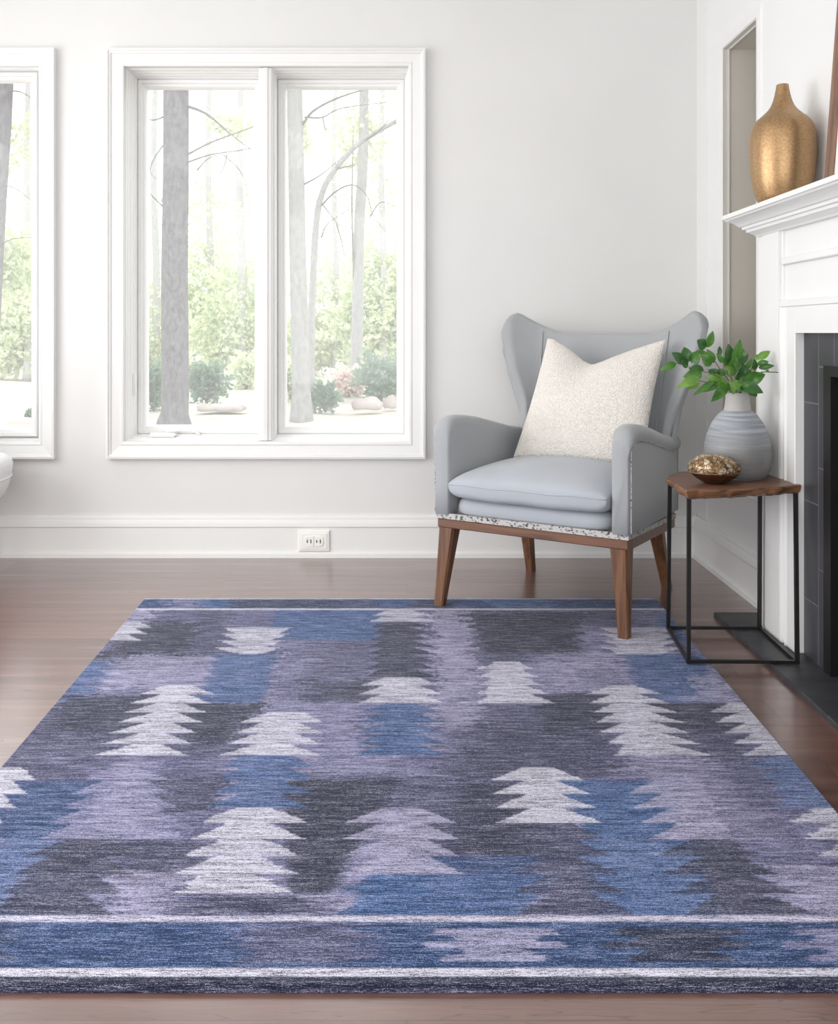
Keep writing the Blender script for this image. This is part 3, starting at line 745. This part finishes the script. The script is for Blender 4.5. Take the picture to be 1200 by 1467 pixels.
def leaf(p0, p1, w_px, dy, tone):
    Y0 = VGY+dy*.5; Y1 = VGY+dy
    a = Vector(dp(*p0, Y0)); c = Vector(dp(*p1, Y1)); d = c-a; ln = d.length
    view = Vector((0, -1, .25)).normalized()
    side = d.cross(view).normalized(); up = side.cross(d).normalized()
    if up.y > 0: up = -up
    side = (side+up*random.uniform(-.35, .35)).normalized()
    hw = w_px*1.22*VGY/F; b = bmesh.new(); N = 9; rows = []
    for i in range(N+1):
        t_ = i/N; wd = hw*(math.sin(math.pi*t_**.85)**.8)*(1-.25*t_)+.0003
        mid = a.lerp(c, t_)+up*(.10*ln*math.sin(math.pi*t_))
        rows.append([mid+side*wd*s+up*(.28*wd*abs(s)) for s in (-1, -.5, 0, .5, 1)])
    vs = [[b.verts.new(p-bo) for p in r] for r in rows]
    for r0, r1 in zip(vs, vs[1:]):
        for k in range(4): b.faces.new((r0[k], r0[k+1], r1[k+1], r1[k]))
    link('leaf', b, ('leaf_dark', 'leaf_mid', 'leaf_light')[tone], br_, True)
for l in L: leaf(*l)
def stem(pxs, r0=.0022, r1=.0012, mat='stem_green'):
    pts = [Vector(dp(x, y, VGY+d))-bo for x, y, d in pxs]; pts = spline(pts, 5); b = bmesh.new()
    tube(b, pts, [r0+(r1-r0)*i/(len(pts)-1) for i in range(len(pts))], 6); link('stem', b, mat, br_, True)
V0 = (1055, 582, 0)
stem([V0, (1048,558,-.01), (1030,540,-.02), (1000,530,-.02), (968,520,-.02)])
stem([V0, (1050,556,0), (1032,530,0), (1012,500,0)])
stem([V0, (1046,560,-.02), (1020,550,-.03), (1000,545,-.03)])
stem([V0, (1050,550,.01), (1042,530,.01), (1030,510,.02)])
stem([V0, (1054,550,0), (1052,530,0), (1054,505,0)])
stem([V0, (1060,556,0), (1070,540,.02), (1080,520,0)])
stem([V0, (1062,556,0), (1075,540,-.02), (1086,524,-.02), (1090,519,-.02)])
stem([(1090,533,-.02), (1103,533,-.02), (1116,534,-.03), (1130,540,-.03)], .0018, .0010, 'twig_brown')
stem([V0, (1064,556,0), (1076,548,-.02), (1090,533,-.02)], .002, .0013)

# bronze mosaic object
BY = 2.80; bx = (1022-CX)*BY/F
bz = empty('decorative_bowl', (bx, BY, zt_+.0012)); tag(bz, 'small bronze lidded ovoid bowl with a cream crackle pattern beside the grey vase', 'decor')
def ov(prof): return lathe(prof, 56, 1.0, .78)
H = .091; R_ = .079
low = [(.001, 0), (.030, 0), (.034, .003), (.050, .012), (.064, .022), (.073, .032)]
link('base', ov(low), 'bronze_dark', bz, True)['label'] = 'dark polished brown underside'
up_ = [(.073, .032), (.0775, .040), (.079, .048), (.0765, .058), (.070, .068), (.059, .078), (.043, .0855), (.024, .090), (.001, .0915)]
o = link('lid', ov(up_), 'bronze_mosaic', bz, True); o['label'] = 'cream and gold crackled dome'
b = bmesh.new(); tube(b, [(.0775*math.cos(q), .78*.0775*math.sin(q), .0365+.004*math.cos(q)) for q in np.linspace(0, 2*math.pi, 57)], [.0016]*57, 6)
link('rim', b, 'bronze_rim', bz, True)
bz.rotation_euler = (0, math.radians(2), math.radians(-8))

# ------------------------------------------------------------------ rug
RT = .012
NC, NR = 1040, 430
uL, uR = -.853, .849
ys = np.concatenate([np.linspace(855.3, 1411.5, NR)])
uu = np.linspace(uL, uR, NC)
PX = 574+uu[None, :]*(ys[:, None]-427); PY = np.repeat(ys[:, None], NC, 1)
def streak(nx, amp_seed, ny=NR, sm=1):
    r = np.random.RandomState(amp_seed); a = r.rand(ny, nx)*2-1
    xs = np.linspace(0, nx-1.001, NC); i = xs.astype(int); f_ = xs-i; f_ = f_*f_*(3-2*f_)
    o_ = a[:, i]*(1-f_)+a[:, i+1]*f_
    for _ in range(sm): o_[1:-1] = (o_[:-2]+2*o_[1:-1]+o_[2:])/4
    return o_
NS = streak(60, 1, sm=1)*.8+streak(22, 2, sm=1)*.9+streak(220, 3, sm=0)*.55
NBLOB = streak(14, 5, sm=60)*6
XJ = PX+streak(90, 8, sm=0)*1.6+streak(30, 9, sm=1)*1.4
C_ = lambda r, g, b_: np.array(lin((r, g, b_))[:3])
W_, LL, L_, MM, MD, DK, BL, BB, BS = C_(226,224,238), C_(180,176,206), C_(148,146,182), C_(98,98,134), C_(62,65,92), C_(34,40,58), C_(54,98,152), C_(36,76,126), C_(86,118,168)
img = np.zeros((NR, NC, 3)); img[:] = C_(122,120,154)
# mottled ground
g1 = np.clip(.5+NS*.55+NBLOB*.5, 0, 1)[..., None]; img = L_*g1+MM*(1-g1)
def yb(y):
    r_ = 25380.7/(y-427); return 427+25380.7/(round(r_-.75)+.75)
def paint(mask, col, a=1.0):
    m = np.clip(mask*a, 0, 1)[..., None]; img[:] = img*(1-m)+col*m
def quad(col, y0, y1, xl0, xl1, xr0, xr1, soft=3, streaky=3, a=1.0, ysoft=1.0):
    t_ = np.clip((PY-y0)/(y1-y0), 0, 1); xl = xl0+(xl1-xl0)*t_; xr = xr0+(xr1-xr0)*t_
    sy = (PY-427)/600
    d = np.minimum(XJ-xl, xr-XJ)/sy+NS*streaky
    dy = np.minimum(PY-y0, y1-PY)+NS*streaky*.25*(ysoft > 1)
    paint(np.clip(.5+d/soft, 0, 1)*np.clip(.5+dy/ysoft, 0, 1)*(1+.0*NS), col, a)
def blob(col, y0, y1, xl0, xl1, xr0, xr1, soft=14, a=1.0, st=30, ys_=8):
    quad(col, y0, y1, xl0, xl1, xr0, xr1, min(soft, 16), st, a, ys_)
def tree(col, y0, y1, li, lt, ri, rt, inv=False, soft=2.5, st=2.5, a=1.0, sl=None, sr=None):
    """tiers; li/lt = left inner x (first, last) and left tip x (first, last); same for the right"""
    y0, y1 = yb(y0), yb(y1); r0 = 25380.7/(y0-427); r1 = 25380.7/(y1-427); n = max(1, int(round(r0-r1)))
    ye = [427+25380.7/(r0-k) for k in range(n+1)]
    def U(x, y): return (x-574)/(y-427)
    for k in range(n):
        f_ = k/max(1, n-1); ya, yc = ye[k], ye[k+1]
        if inv: yi, yt = yc, ya; yi0, yi1, yt0, yt1 = ye[1], ye[-1], ye[0], ye[-2]
        else: yi, yt = ya, yc; yi0, yi1, yt0, yt1 = ye[0], ye[-2], ye[1], ye[-1]
        X = {}
        for nm, v_, a0, a1, yy in (('li', li, yi0, yi1, yi), ('ri', ri, yi0, yi1, yi), ('lt', lt, yt0, yt1, yt), ('rt', rt, yt0, yt1, yt)):
            X[nm] = 574+(U(v_[0], a0)*(1-f_)+U(v_[1], a1)*f_)*(yy-427)
        if inv: q = (X['lt'], X['li'], X['rt'], X['ri'])
        else: q = (X['li'], X['lt'], X['ri'], X['rt'])
        quad(col, ya, yc, *q, soft=soft, streaky=st, a=a*(.93+.07*math.sin(k*2.1)))
# ---- large soft fields
blob(LL, 937, 985, 140, 110, 400, 380, a=.5)
blob(MM, 873, 900, 250, 250, 430, 430, a=.8)
blob(DK, 891, 937, 200, 150, 300, 270, a=.95, ys_=2); blob(DK, 937, 948, 135, 120, 185, 165, a=.85, ys_=2)
blob(MD, 873, 937, 280, 280, 330, 330, a=.7)
tree(BL, 948, 1007, (90, 50), (80, 40), (150, 118), (170, 135), soft=12, st=8, a=.85)
blob(MD, 1007, 1120, 30, -40, 240, 150, a=.75); blob(DK, 994, 1049, 90, 70, 225, 200, a=.85, ys_=2)
blob(DK, 1007, 1065, 250, 250, 385, 330, soft=8, a=.95, ys_=2); blob(MD, 1065, 1082, 225, 225, 365, 340, a=.8)
blob(MD, 917, 970, 440, 440, 530, 530, a=.6); blob(DK, 973, 1007, 440, 430, 550, 550, a=.8)
blob(L_, 1007, 1110, 400, 400, 520, 520, a=.75); blob(LL, 873, 1000, 610, 620, 690, 690, a=.75); blob(LL, 1007, 1048, 610, 620, 720, 740, a=.6)
blob(MD, 1007, 1115, 690, 660, 850, 850, a=.8); blob(DK, 1040, 1115, 640, 620, 820, 840, a=.45)
blob(DK, 876, 937, 670, 700, 840, 830, soft=30, a=.95, ys_=6); blob(MD, 873, 900, 830, 830, 910, 900, a=.7); blob(MD, 936, 950, 690, 690, 755, 755, a=.85)
blob(LL, 937, 994, 790, 790, 890, 880, a=.6); blob(MD, 960, 985, 820, 830, 870, 880, a=.5)
blob(DK, 994, 1049, 765, 790, 880, 890, soft=12, a=.9, ys_=2); blob(MD, 1049, 1110, 790, 780, 880, 900, a=.8)
blob(LL, 1065, 1203, 880, 960, 1040, 1120, a=.5); blob(MD, 1080, 1160, 1010, 1070, 1090, 1120, a=.7)
blob(BL, 873, 917, 392, 385, 548, 545, soft=22, st=12, a=.85, ys_=2)
blob(BL, 880, 917, 945, 945, 1000, 1010, soft=14, a=.8)
blob(MM, 1085, 1160, 80, 80, 330, 320, a=.6); blob(MD, 1110, 1165, 225, 215, 330, 310, a=.85)
blob(BB, 1118, 1203, -60, -60, 160, 100, soft=8, st=5, a=.9, ys_=2); blob(BS, 1203, 1311, -300, -300, 80, 20, a=.75); blob(BB, 1230, 1311, -300, -300, 20, 0, a=.4)
blob(MD, 1110, 1200, 420, 420, 560, 560, a=.8); blob(DK, 1118, 1281, 400, 415, 575, 470, soft=10, st=8, a=.92, ys_=2)
blob(MD, 1118, 1230, 560, 600, 760, 830, a=.85); blob(DK, 1118, 1228, 650, 640, 770, 790, a=.7, ys_=3)
blob(MD, 1203, 1260, 165, 170, 315, 300, a=.85, ys_=4); blob(LL, 1250, 1311, 150, 150, 270, 260, a=.6); blob(MD, 1281, 1311, 290, 230, 450, 470, a=.85, ys_=2)
blob(LL, 1281, 1311, 410, 480, 560, 560, a=.5)
blob(MM, 1095, 1240, 1010, 1080, 1180, 1260, a=.5)
blob(LL, 1240, 1311, 1090, 1150, 1420, 1420, a=.65)
# ---- trees
tree(W_, 891, 917, (90, 90), (90, 90), (200, 180), (218, 203), a=.9); blob(LL, 873, 891, 150, 150, 215, 210, a=.7)
tree(W_, 899, 937, (338, 342), (322, 306), (398, 372), (420, 402), inv=True, a=.85, st=4)
tree(BL, 937, 1007, (318, 288), (303, 280), (388, 368), (404, 384), inv=True, a=.85, st=6, soft=6)
tree(W_, 982, 1082, (240, 193), (198, 133), (272, 230), (309, 267), a=.9)
tree(W_, 1021, 1082, (385, 366), (344, 317), (435, 415), (463, 457), a=.88, st=4)
tree(BL, 1082, 1158, (345, 345), (318, 296), (420, 396), (450, 442), a=.85, st=5)
tree(W_, 873, 891, (555, 550), (532, 528), (590, 590), (620, 625), a=.75)
tree(DK, 891, 970, (552, 545), (530, 522), (588, 592), (621, 628), a=.92, st=4)
tree(DK, 882, 937, (688, 690), (666, 662), (760, 760), (790, 790), a=.6, st=5)
tree(W_, 970, 1007, (552, 546), (518, 513), (600, 602), (628, 637), a=.88)
tree(BL, 1007, 1082, (556, 548), (512, 508), (592, 598), (632, 640), a=.9)
tree(W_, 948, 1007, (712, 700), (682, 683), (740, 757), (766, 794), a=.85, st=4)
tree(W_, 899, 937, (885, 888), (858, 862), (950, 946), (968, 975), inv=True, a=.85, st=4)
tree(BL, 937, 1007, (905, 925), (888, 908), (1010, 1022), (1008, 1034), inv=True, a=.85, st=8, soft=7)
blob(LL, 970, 1007, 985, 1005, 1030, 1060, a=.7)
blob(DK, 1007, 1049, 920, 940, 1070, 1100, soft=6, st=3, a=.92, ys_=2); blob(MD, 1049, 1082, 940, 950, 1085, 1060, a=.85)
tree(W_, 982, 1034, (874, 884), (840, 852), (905, 930), (950, 980), a=.9)
tree(W_, 1034, 1082, (895, 893), (857, 882), (937, 953), (988, 1021), a=.9)
tree(W_, 1007, 1082, (1043, 1095), (1015, 1062), (1150, 1200), (1150, 1200), a=.85)
tree(BS, 1082, 1158, (1100, 1125), (1082, 1122), (1300, 1300), (1300, 1300), a=.8, st=12, soft=10)
tree(L_, 1099, 1203, (160, 110), (118, 53), (195, 235), (245, 268), a=.85, st=5)
tree(LL, 1082, 1203, (175, 150), (158, 100), (200, 200), (226, 240), a=.35, st=10, soft=12)
tree(W_, 1099, 1179, (-40, -40), (-40, -40), (30, -12), (53, 6), a=.9)
tree(W_, 1158, 1253, (334, 307), (286, 250), (393, 370), (440, 427), a=.88, st=4)
tree(W_, 1253, 1281, (292, 292), (248, 248), (367, 367), (422, 422), a=.85, st=5)
blob(BB, 1227, 1253, 605, 605, 790, 760, soft=8, st=5, a=.9, ys_=2)
blob(BL, 1253, 1311, 530, 500, 800, 745, soft=10, st=6, a=.9, ys_=2); tree(BL, 1253, 1311, (540, 540), (482, 477), (600, 600), (620, 620), a=.85)
tree(LL, 1158, 1253, (548, 547), (492, 485), (600, 614), (655, 664), a=.85)
blob(BS, 1203, 1311, 820, 850, 1000, 1030, soft=8, st=5, a=.9, ys_=2); blob(BL, 1250, 1311, 830, 860, 960, 980, a=.4)
blob(BL, 1118, 1203, 800, 840, 990, 960, soft=5, st=3, a=.92, ys_=2)
tree(LL, 1118, 1203, (937, 975), (897, 928), (1010, 1040), (1010, 1040), a=.85)
tree(W_, 1099, 1179, (748, 762), (702, 710), (792, 806), (836, 863), a=.92)
tree(MD, 1179, 1311, (770, 793), (735, 735), (818, 847), (868, 910), a=.85, st=5)
tree(DK, 1203, 1311, (988, 1027), (942, 982), (1043, 1093), (1090, 1171), a=.85, st=5)
tree(W_, 1158, 1227, (1168, 1215), (1132, 1170), (1420, 1420), (1420, 1420), a=.85, st=5)
tree(DK, 1203, 1311, (95, 20), (38, -20), (160, 120), (200, 160), a=.88, st=4)
# borders
def band(col, y0, y1, a=1.0, soft=1.2): paint(np.clip(.5+np.minimum(PY-y0, y1-PY)/soft, 0, 1), col, a)
ALL = (-400, -400, 1600, 1600)
band(BB, 858.5, 871.5, .95, .8); band(BB, 1320.5, 1387, 1, 1)
for col, x0, x1 in ((L_, 240, 290), (DK, 325, 470), (MD, 480, 530), (DK, 600, 650), (BS, 700, 780), (DK, 880, 920), (BL, 290, 325)): blob(col, 859, 871, x0-3, x0, x1+3, x1, a=.7, ys_=1, soft=12)
for col, x0, x1 in ((L_, 352, 530), (MD, 360, 520), (DK, -60, 12)): blob(col, 1326, 1380, x0, x0, x1, x1, a=.6, soft=40, st=30)
def jag(col, y0, y1, x0, x1, a=.85):
    n = 5; hh = (y1-y0)/n
    for k in range(n):
        e_ = (-16, 8, -26, 20, 0)[k]*1.3; quad(col, y0+k*hh, y0+(k+1)*hh, x0+e_, x0+e_, x1-e_*.8, x1-e_*.8, 5, 7, a)
jag(LL, 1330, 1377, 640, 780, .75); jag(DK, 1330, 1377, 900, 1045, .9); jag(L_, 1330, 1377, 1155, 1400, .85)
band(MD, 854, 856.2, 1, .6); band(W_, 856.3, 858.4, .9, .7); band(W_, 871.8, 874.3, .95, .8)
band(LL, 1311.5, 1321, 1, 1.2); band(W_, 1312.5, 1319.5, .7, 2); band(W_, 1387, 1399, .95, 1.5); band(DK, 1399.5, 1412, 1, 1.5)
bind = np.clip(1-np.minimum(np.arange(NC), NC-1-np.arange(NC))[None, :]/1.5, 0, 1)*np.ones((NR, 1)); paint(bind, W_, .55)
# gentle overall streaks
img *= np.clip(1+NS*.10+streak(9, 31, sm=0)[..., None][..., 0]*.10, .6, 1.5)[..., None]
img = np.clip(img, 0, 1)
Yw = F*(1-RT)/(PY-HY); Xw = (PX-CX)*Yw/F; Zw = np.full_like(Xw, RT)
Zw[:2] = [[RT*.55], [RT*.9]]; Zw[-3:] = [[RT*.97], [RT*.8], [RT*.45]]; Zw[:, 0] = RT*.5; Zw[:, -1] = RT*.5
# skirt down to the floor
Xa = np.pad(Xw, 1, mode='edge'); Ya = np.pad(Yw, 1, mode='edge'); Za = np.pad(Zw, 1, mode='constant', constant_values=0.0005)
Ia = np.pad(img, ((1, 1), (1, 1), (0, 0)), mode='edge')
nr, nc = Xa.shape
me = bpy.data.meshes.new('area_rug')
me.vertices.add(nr*nc); me.vertices.foreach_set('co', np.stack([Xa, Ya, Za], -1).astype(np.float32).ravel())
i, j = np.meshgrid(np.arange(nr-1), np.arange(nc-1), indexing='ij'); a0 = i*nc+j
q = np.stack([a0, a0+nc, a0+nc+1, a0+1], -1).reshape(-1, 4)
me.loops.add(q.size); me.loops.foreach_set('vertex_index', q.ravel().astype(np.int32))
me.polygons.add(len(q)); me.polygons.foreach_set('loop_start', np.arange(0, q.size, 4, dtype=np.int32)); me.polygons.foreach_set('loop_total', np.full(len(q), 4, dtype=np.int32))
me.update(calc_edges=True); me.validate()
ca = me.color_attributes.new('weave', 'FLOAT_COLOR', 'POINT')
ca.data.foreach_set('color', np.concatenate([Ia, np.ones((nr, nc, 1))], -1).astype(np.float32).ravel())
rug = link('area_rug', me, 'rug_wool', None, True); tag(rug, 'large blue, grey and lavender woven rug with stepped tree-like pattern on the wood floor', 'rug')

# ------------------------------------------------------------------ white armchair at the far left edge
wc = empty('white_armchair', (-2.02, 3.62, 0)); tag(wc, 'white upholstered armchair mostly outside the left edge of the photo', 'armchair')
def rbox(name, hx, hy, hz, cx, cy, cz, mat, parent, e=5, n=24):
    b = bmesh.new(); ls = []
    for k in range(1, n):
        q = -math.pi/2+math.pi*k/n; s_, c = math.sin(q), math.cos(q); zz = math.copysign(abs(s_)**(2/e), s_); rr_ = c**(2/e)
        ls.append([(cx+hx*rr_*math.copysign(abs(math.cos(w_))**(2/e), math.cos(w_)), cy+hy*rr_*math.copysign(abs(math.sin(w_))**(2/e), math.sin(w_)), cz+hz*zz) for w_ in [2*math.pi*m/36 for m in range(36)]])
    loops(b, ls); return link(name, b, mat, parent, True)
b = bmesh.new(); ls = []
for z, rx in ((.305, .30), (.312, .345), (.33, .362), (.37, .377), (.42, .388), (.455, .392), (.475, .386), (.49, .365), (.498, .33), (.50, .28)):
    ls.append([(rx*math.copysign(abs(math.cos(q))**.7, math.cos(q)), rx*.9*math.copysign(abs(math.sin(q))**.7, math.sin(q)), z) for q in [2*math.pi*k/48 for k in range(48)]])
loops(b, ls); link('seat', b, 'white_upholstery', wc, True)
b = bmesh.new(); ls = []
for q in np.linspace(math.radians(70), math.radians(290), 30):
    c = Vector((math.cos(q)*.33, math.sin(q)*.29, 0)); d = c.normalized()
    ls.append([c+d*dx+Vector((0, 0, z)) for dx, z in ((-.035, .46), (.035, .46), (.045, .62), (.03, .74), (0, .755), (-.03, .74), (-.045, .62))])
loops(b, ls); link('backrest', b, 'white_upholstery', wc, True)
b = bmesh.new(); tube(b, [(.386*math.copysign(abs(math.cos(q))**.7, math.cos(q)), .35*math.copysign(abs(math.sin(q))**.7, math.sin(q)), .405) for q in np.linspace(0, 2*math.pi, 49)], [.003]*49, 6); link('piping', b, 'white_upholstery', wc, True)
for sx_ in (-1, 1):
    for sy_ in (-1, 1):
        b = bmesh.new(); tube(b, [(sx_*.20, sy_*.22, .31), (sx_*.24, sy_*.27, 0)], [.022, .012], 12); link('leg', b, 'chair_wood', wc, True)

# ------------------------------------------------------------------ garden seen through the windows
GZ = -.30
b = bmesh.new(); NG = 60
gv_ = [[b.verts.new((-32+60*i/NG, WY+TH+.05+52*(j/NG)**1.5, GZ+(0 if j < 2 else .05*math.sin(i*1.3+j)+.03*math.sin(j*2.1)))) for j in range(NG+1)] for i in range(NG+1)]
for i in range(NG):
    for j in range(NG): b.faces.new((gv_[i][j], gv_[i+1][j], gv_[i+1][j+1], gv_[i][j+1]))
tag(link('garden_ground', b, 'garden_soil', None, True), 'pale garden ground outside the windows', 'ground', kind='structure')
def leaves(b, cx, cy, cz, rx, ry, rz, n, s, hollow=.5):
    r = rng.normal(size=(n, 3)); r /= np.linalg.norm(r, axis=1)[:, None]; k = (hollow+(1.25-hollow)*rng.rand(n))**.8*(.8+.35*np.sin(r[:, 0]*7+r[:, 2]*5)*np.sin(r[:, 2]*9))
    P = r*k[:, None]*np.array([rx, ry, rz])+np.array([cx, cy, cz]); D1 = rng.normal(size=(n, 3)); D2 = rng.normal(size=(n, 3))
    for p, a, c in zip(P, D1, D2):
        a = Vector(a).normalized()*s*random.uniform(.6, 1.3); c = Vector(c); c = (c-a.normalized()*c.dot(a.normalized())).normalized()*s*.6; p = Vector(p)
        b.faces.new([b.verts.new(q) for q in (p-a, p-c, p+a, p+c)])
def curve_px(pxs, Y, Yend=None):
    return spline([dp(x, y, Y+(0 if Yend is None else (Yend-Y)*i/(len(pxs)-1))) for i, (x, y) in enumerate(pxs)], 6)
def tree_out(name, label, trunk_px, w0, w1, Y, mat, branches=(), crown=None, cat='tree', bm='branch_bark'):
    base = dp(*trunk_px[0], Y); root = empty(name, (base[0], Y, GZ)); ro = Vector(root.location)
    tag(root, label, cat, None)
    pts = curve_px(trunk_px, Y); pts[0].z = GZ-.05
    b = bmesh.new(); n = len(pts); rad = [(w0+(w1-w0)*i/(n-1))*Y/F/2*(1+.35*max(0, 1-i/3)) for i in range(n)]
    tube(b, [p-ro for p in pts], rad, 14); link('trunk', b, mat, root, True)
    for bl in branches:
        w, px = bl; pp_ = curve_px(px, Y, Y-.4); b = bmesh.new(); m = len(pp_)
        tube(b, [p-ro for p in pp_], [w*Y/F/2*(1-.75*i/(m-1)) for i in range(m)], 6); link('branch', b, bm, root, True)
    if crown:
        b = bmesh.new()
        for (px, py, wx_, wz_, nn, ls_) in crown:
            c = dp(px, py, Y+.3); leaves(b, c[0]-ro.x, c[1]-ro.y, c[2]-ro.z, wx_*Y/F, wx_*Y/F*.6, wz_*Y/F, nn, ls_)
        link('foliage', b, 'hazed_leaves', root)
    return root
tree_out('tree', 'thick dark grey tree trunk close behind the left pane of the double window', [(249, 612), (251, 560), (250, 400), (252, 240), (252, 90), (252, -60)], 40, 34, 12.5, 'bark_grey',
         [(5, [(262, 150), (295, 163), (330, 192), (360, 215)]), (3.5, [(262, 225), (300, 205), (340, 190), (380, 175)]), (3, [(262, 235), (300, 222), (345, 215), (372, 208)]), (2.5, [(282, 244), (300, 226), (322, 222)]),
          (2, [(320, 222), (340, 240), (352, 262), (358, 300)]), (3, [(240, 165), (220, 172), (200, 168)]), (2.5, [(240, 200), (222, 225), (215, 245), (225, 258)]), (2.5, [(238, 300), (222, 285), (210, 270)]), (2, [(325, 222), (318, 245), (300, 255)])],
         [(330, 180, 40, 22, 260, .05), (300, 300, 60, 40, 120, .05)])
tree_out('tree', 'leaning pale grey trunk behind the window at the left edge', [(-22, 640), (-14, 480), (-4, 300), (4, 180), (10, 60)], 26, 22, 12, 'bark_grey',
         [(3, [(10, 130), (30, 132), (52, 145)]), (2.5, [(0, 262), (25, 272), (60, 300)]), (2, [(0, 350), (20, 342), (50, 340)])], [(30, 200, 40, 50, 260, .05), (25, 380, 40, 60, 900, .05)])
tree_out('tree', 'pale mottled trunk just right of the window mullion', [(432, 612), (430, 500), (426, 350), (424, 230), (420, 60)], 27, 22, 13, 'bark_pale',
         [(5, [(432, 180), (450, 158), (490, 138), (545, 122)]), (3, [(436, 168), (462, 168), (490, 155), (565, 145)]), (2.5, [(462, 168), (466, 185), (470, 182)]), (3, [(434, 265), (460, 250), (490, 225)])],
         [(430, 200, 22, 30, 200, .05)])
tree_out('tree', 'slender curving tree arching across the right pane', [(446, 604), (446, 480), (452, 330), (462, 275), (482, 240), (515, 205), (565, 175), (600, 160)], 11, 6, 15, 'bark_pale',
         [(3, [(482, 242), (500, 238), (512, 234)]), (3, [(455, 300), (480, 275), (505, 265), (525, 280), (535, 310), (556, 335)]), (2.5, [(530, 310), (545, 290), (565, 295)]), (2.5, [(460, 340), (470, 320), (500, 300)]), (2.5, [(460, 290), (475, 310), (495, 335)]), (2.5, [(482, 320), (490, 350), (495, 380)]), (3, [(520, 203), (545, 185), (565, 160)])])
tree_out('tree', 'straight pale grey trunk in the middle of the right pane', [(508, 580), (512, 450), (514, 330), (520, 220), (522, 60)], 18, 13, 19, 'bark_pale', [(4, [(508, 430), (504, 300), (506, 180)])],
         [(515, 200, 50, 60, 700, .07)])
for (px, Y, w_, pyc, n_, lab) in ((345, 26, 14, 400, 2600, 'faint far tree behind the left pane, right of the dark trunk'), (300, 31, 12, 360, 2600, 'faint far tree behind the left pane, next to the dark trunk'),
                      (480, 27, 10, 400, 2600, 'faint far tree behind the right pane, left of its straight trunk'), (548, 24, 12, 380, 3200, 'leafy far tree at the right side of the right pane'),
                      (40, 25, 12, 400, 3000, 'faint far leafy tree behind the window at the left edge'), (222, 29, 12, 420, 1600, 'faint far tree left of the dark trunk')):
    tree_out('far_tree', lab, [(px, 560), (px+2, 400), (px-2, 250), (px, 120)], w_, w_*.6, Y, 'bark_hazed', (), [(px, pyc+50, 60, 95, n_, .09), (px-15, pyc+90, 70, 50, n_, .09), (px, pyc-90, 50, 60, n_//9, .07)])
def shrub(px, pyb, w_, h_, mat, n_, label, name='shrub', s=.035):
    Y = F*(1-GZ)/(pyb-HY); c = dp(px, pyb, Y); r_ = tag(empty(name, (c[0], Y, GZ)), label, 'bush')
    b = bmesh.new(); leaves(b, 0, 0, h_*Y/F*.5, w_*Y/F/2, w_*Y/F/2.5, h_*Y/F/2, n_, s*Y/12, .3); link('foliage', b, mat, r_)
    b = bmesh.new()
    for k in range(5):
        q = k*1.3; tube(b, [(0, 0, 0), (.1*math.cos(q), .1*math.sin(q), h_*Y/F*.3), (w_*Y/F*.3*math.cos(q), .2*math.sin(q), h_*Y/F*.7)], [.02, .015, .006], 5)
    link('stem', b, 'branch_bark', r_)
shrub(296, 578, 66, 62, 'shrub_leaves', 1900, 'round green shrub right of the dark trunk outside the left pane')
shrub(220, 590, 34, 74, 'shrub_leaves', 1100, 'green shrub left of the dark trunk outside the window')
shrub(352, 560, 46, 56, 'hazed_leaves', 1200, 'light green shrub near the mullion outside the left pane')
shrub(466, 590, 44, 44, 'shrub_leaves', 1100, 'low green shrub right of the pale mottled trunk')
shrub(545, 576, 76, 70, 'shrub_leaves', 2400, 'big bluish green shrub at the right side of the right pane')
shrub(418, 575, 22, 60, 'hazed_leaves', 700, 'green shrub behind the pale mottled trunk')
shrub(500, 572, 60, 50, 'hazed_pink_leaves', 1500, 'pale pinkish shrub in the middle of the right pane')
shrub(45, 600, 14, 14, 'shrub_leaves', 200, 'tiny green plant outside the window at the left edge')
def rock(px, pyb, w_, h_, label):
    Y = F*(1-GZ)/(pyb-HY); b = bmesh.new(); bmesh.ops.create_icosphere(b, subdivisions=3, radius=1)
    for v_ in b.verts:
        k = 1+.12*math.sin(v_.co.x*5+px)+.1*math.sin(v_.co.y*7+v_.co.z*4); v_.co = Vector((v_.co.x*w_*Y/F/2*k, v_.co.y*w_*Y/F/3, max(-.4, v_.co.z)*h_*Y/F*.7*k))
    o_ = link('garden_rock', b, 'pale_rock', None, True); o_.location = (dp(px, pyb, Y)[0], Y, GZ+.1); tag(o_, label, 'rock')
rock(528, 590, 44, 18, 'low pale pink rock under the big shrub outside the right pane'); rock(560, 588, 22, 18, 'small pale rock at the right edge of the right pane')
rock(320, 594, 70, 12, 'flat pale rock behind the left pane near the mullion')
hs = empty('garden_house', (dp(560, 500, 34)[0], 34, GZ)); tag(hs, 'small white building far behind the shrubs in the right pane', 'building')
b = bmesh.new(); abox(b, -.4, 2.2, 0, 2, 0, .6); link('wall', b, 'house_siding', hs)
b = bmesh.new(); loops(b, [[(-.6, y, .55), (2.4, y, .55), (.9, y, 1.25)] for y in (-.2, 2.2)]); link('roof', b, 'house_siding', hs)

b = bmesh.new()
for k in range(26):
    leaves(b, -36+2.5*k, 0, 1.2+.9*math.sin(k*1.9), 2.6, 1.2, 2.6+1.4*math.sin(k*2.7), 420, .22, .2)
wd = link('distant_woodland', b, 'hazed_leaves'); wd.location = (0, 40, GZ)
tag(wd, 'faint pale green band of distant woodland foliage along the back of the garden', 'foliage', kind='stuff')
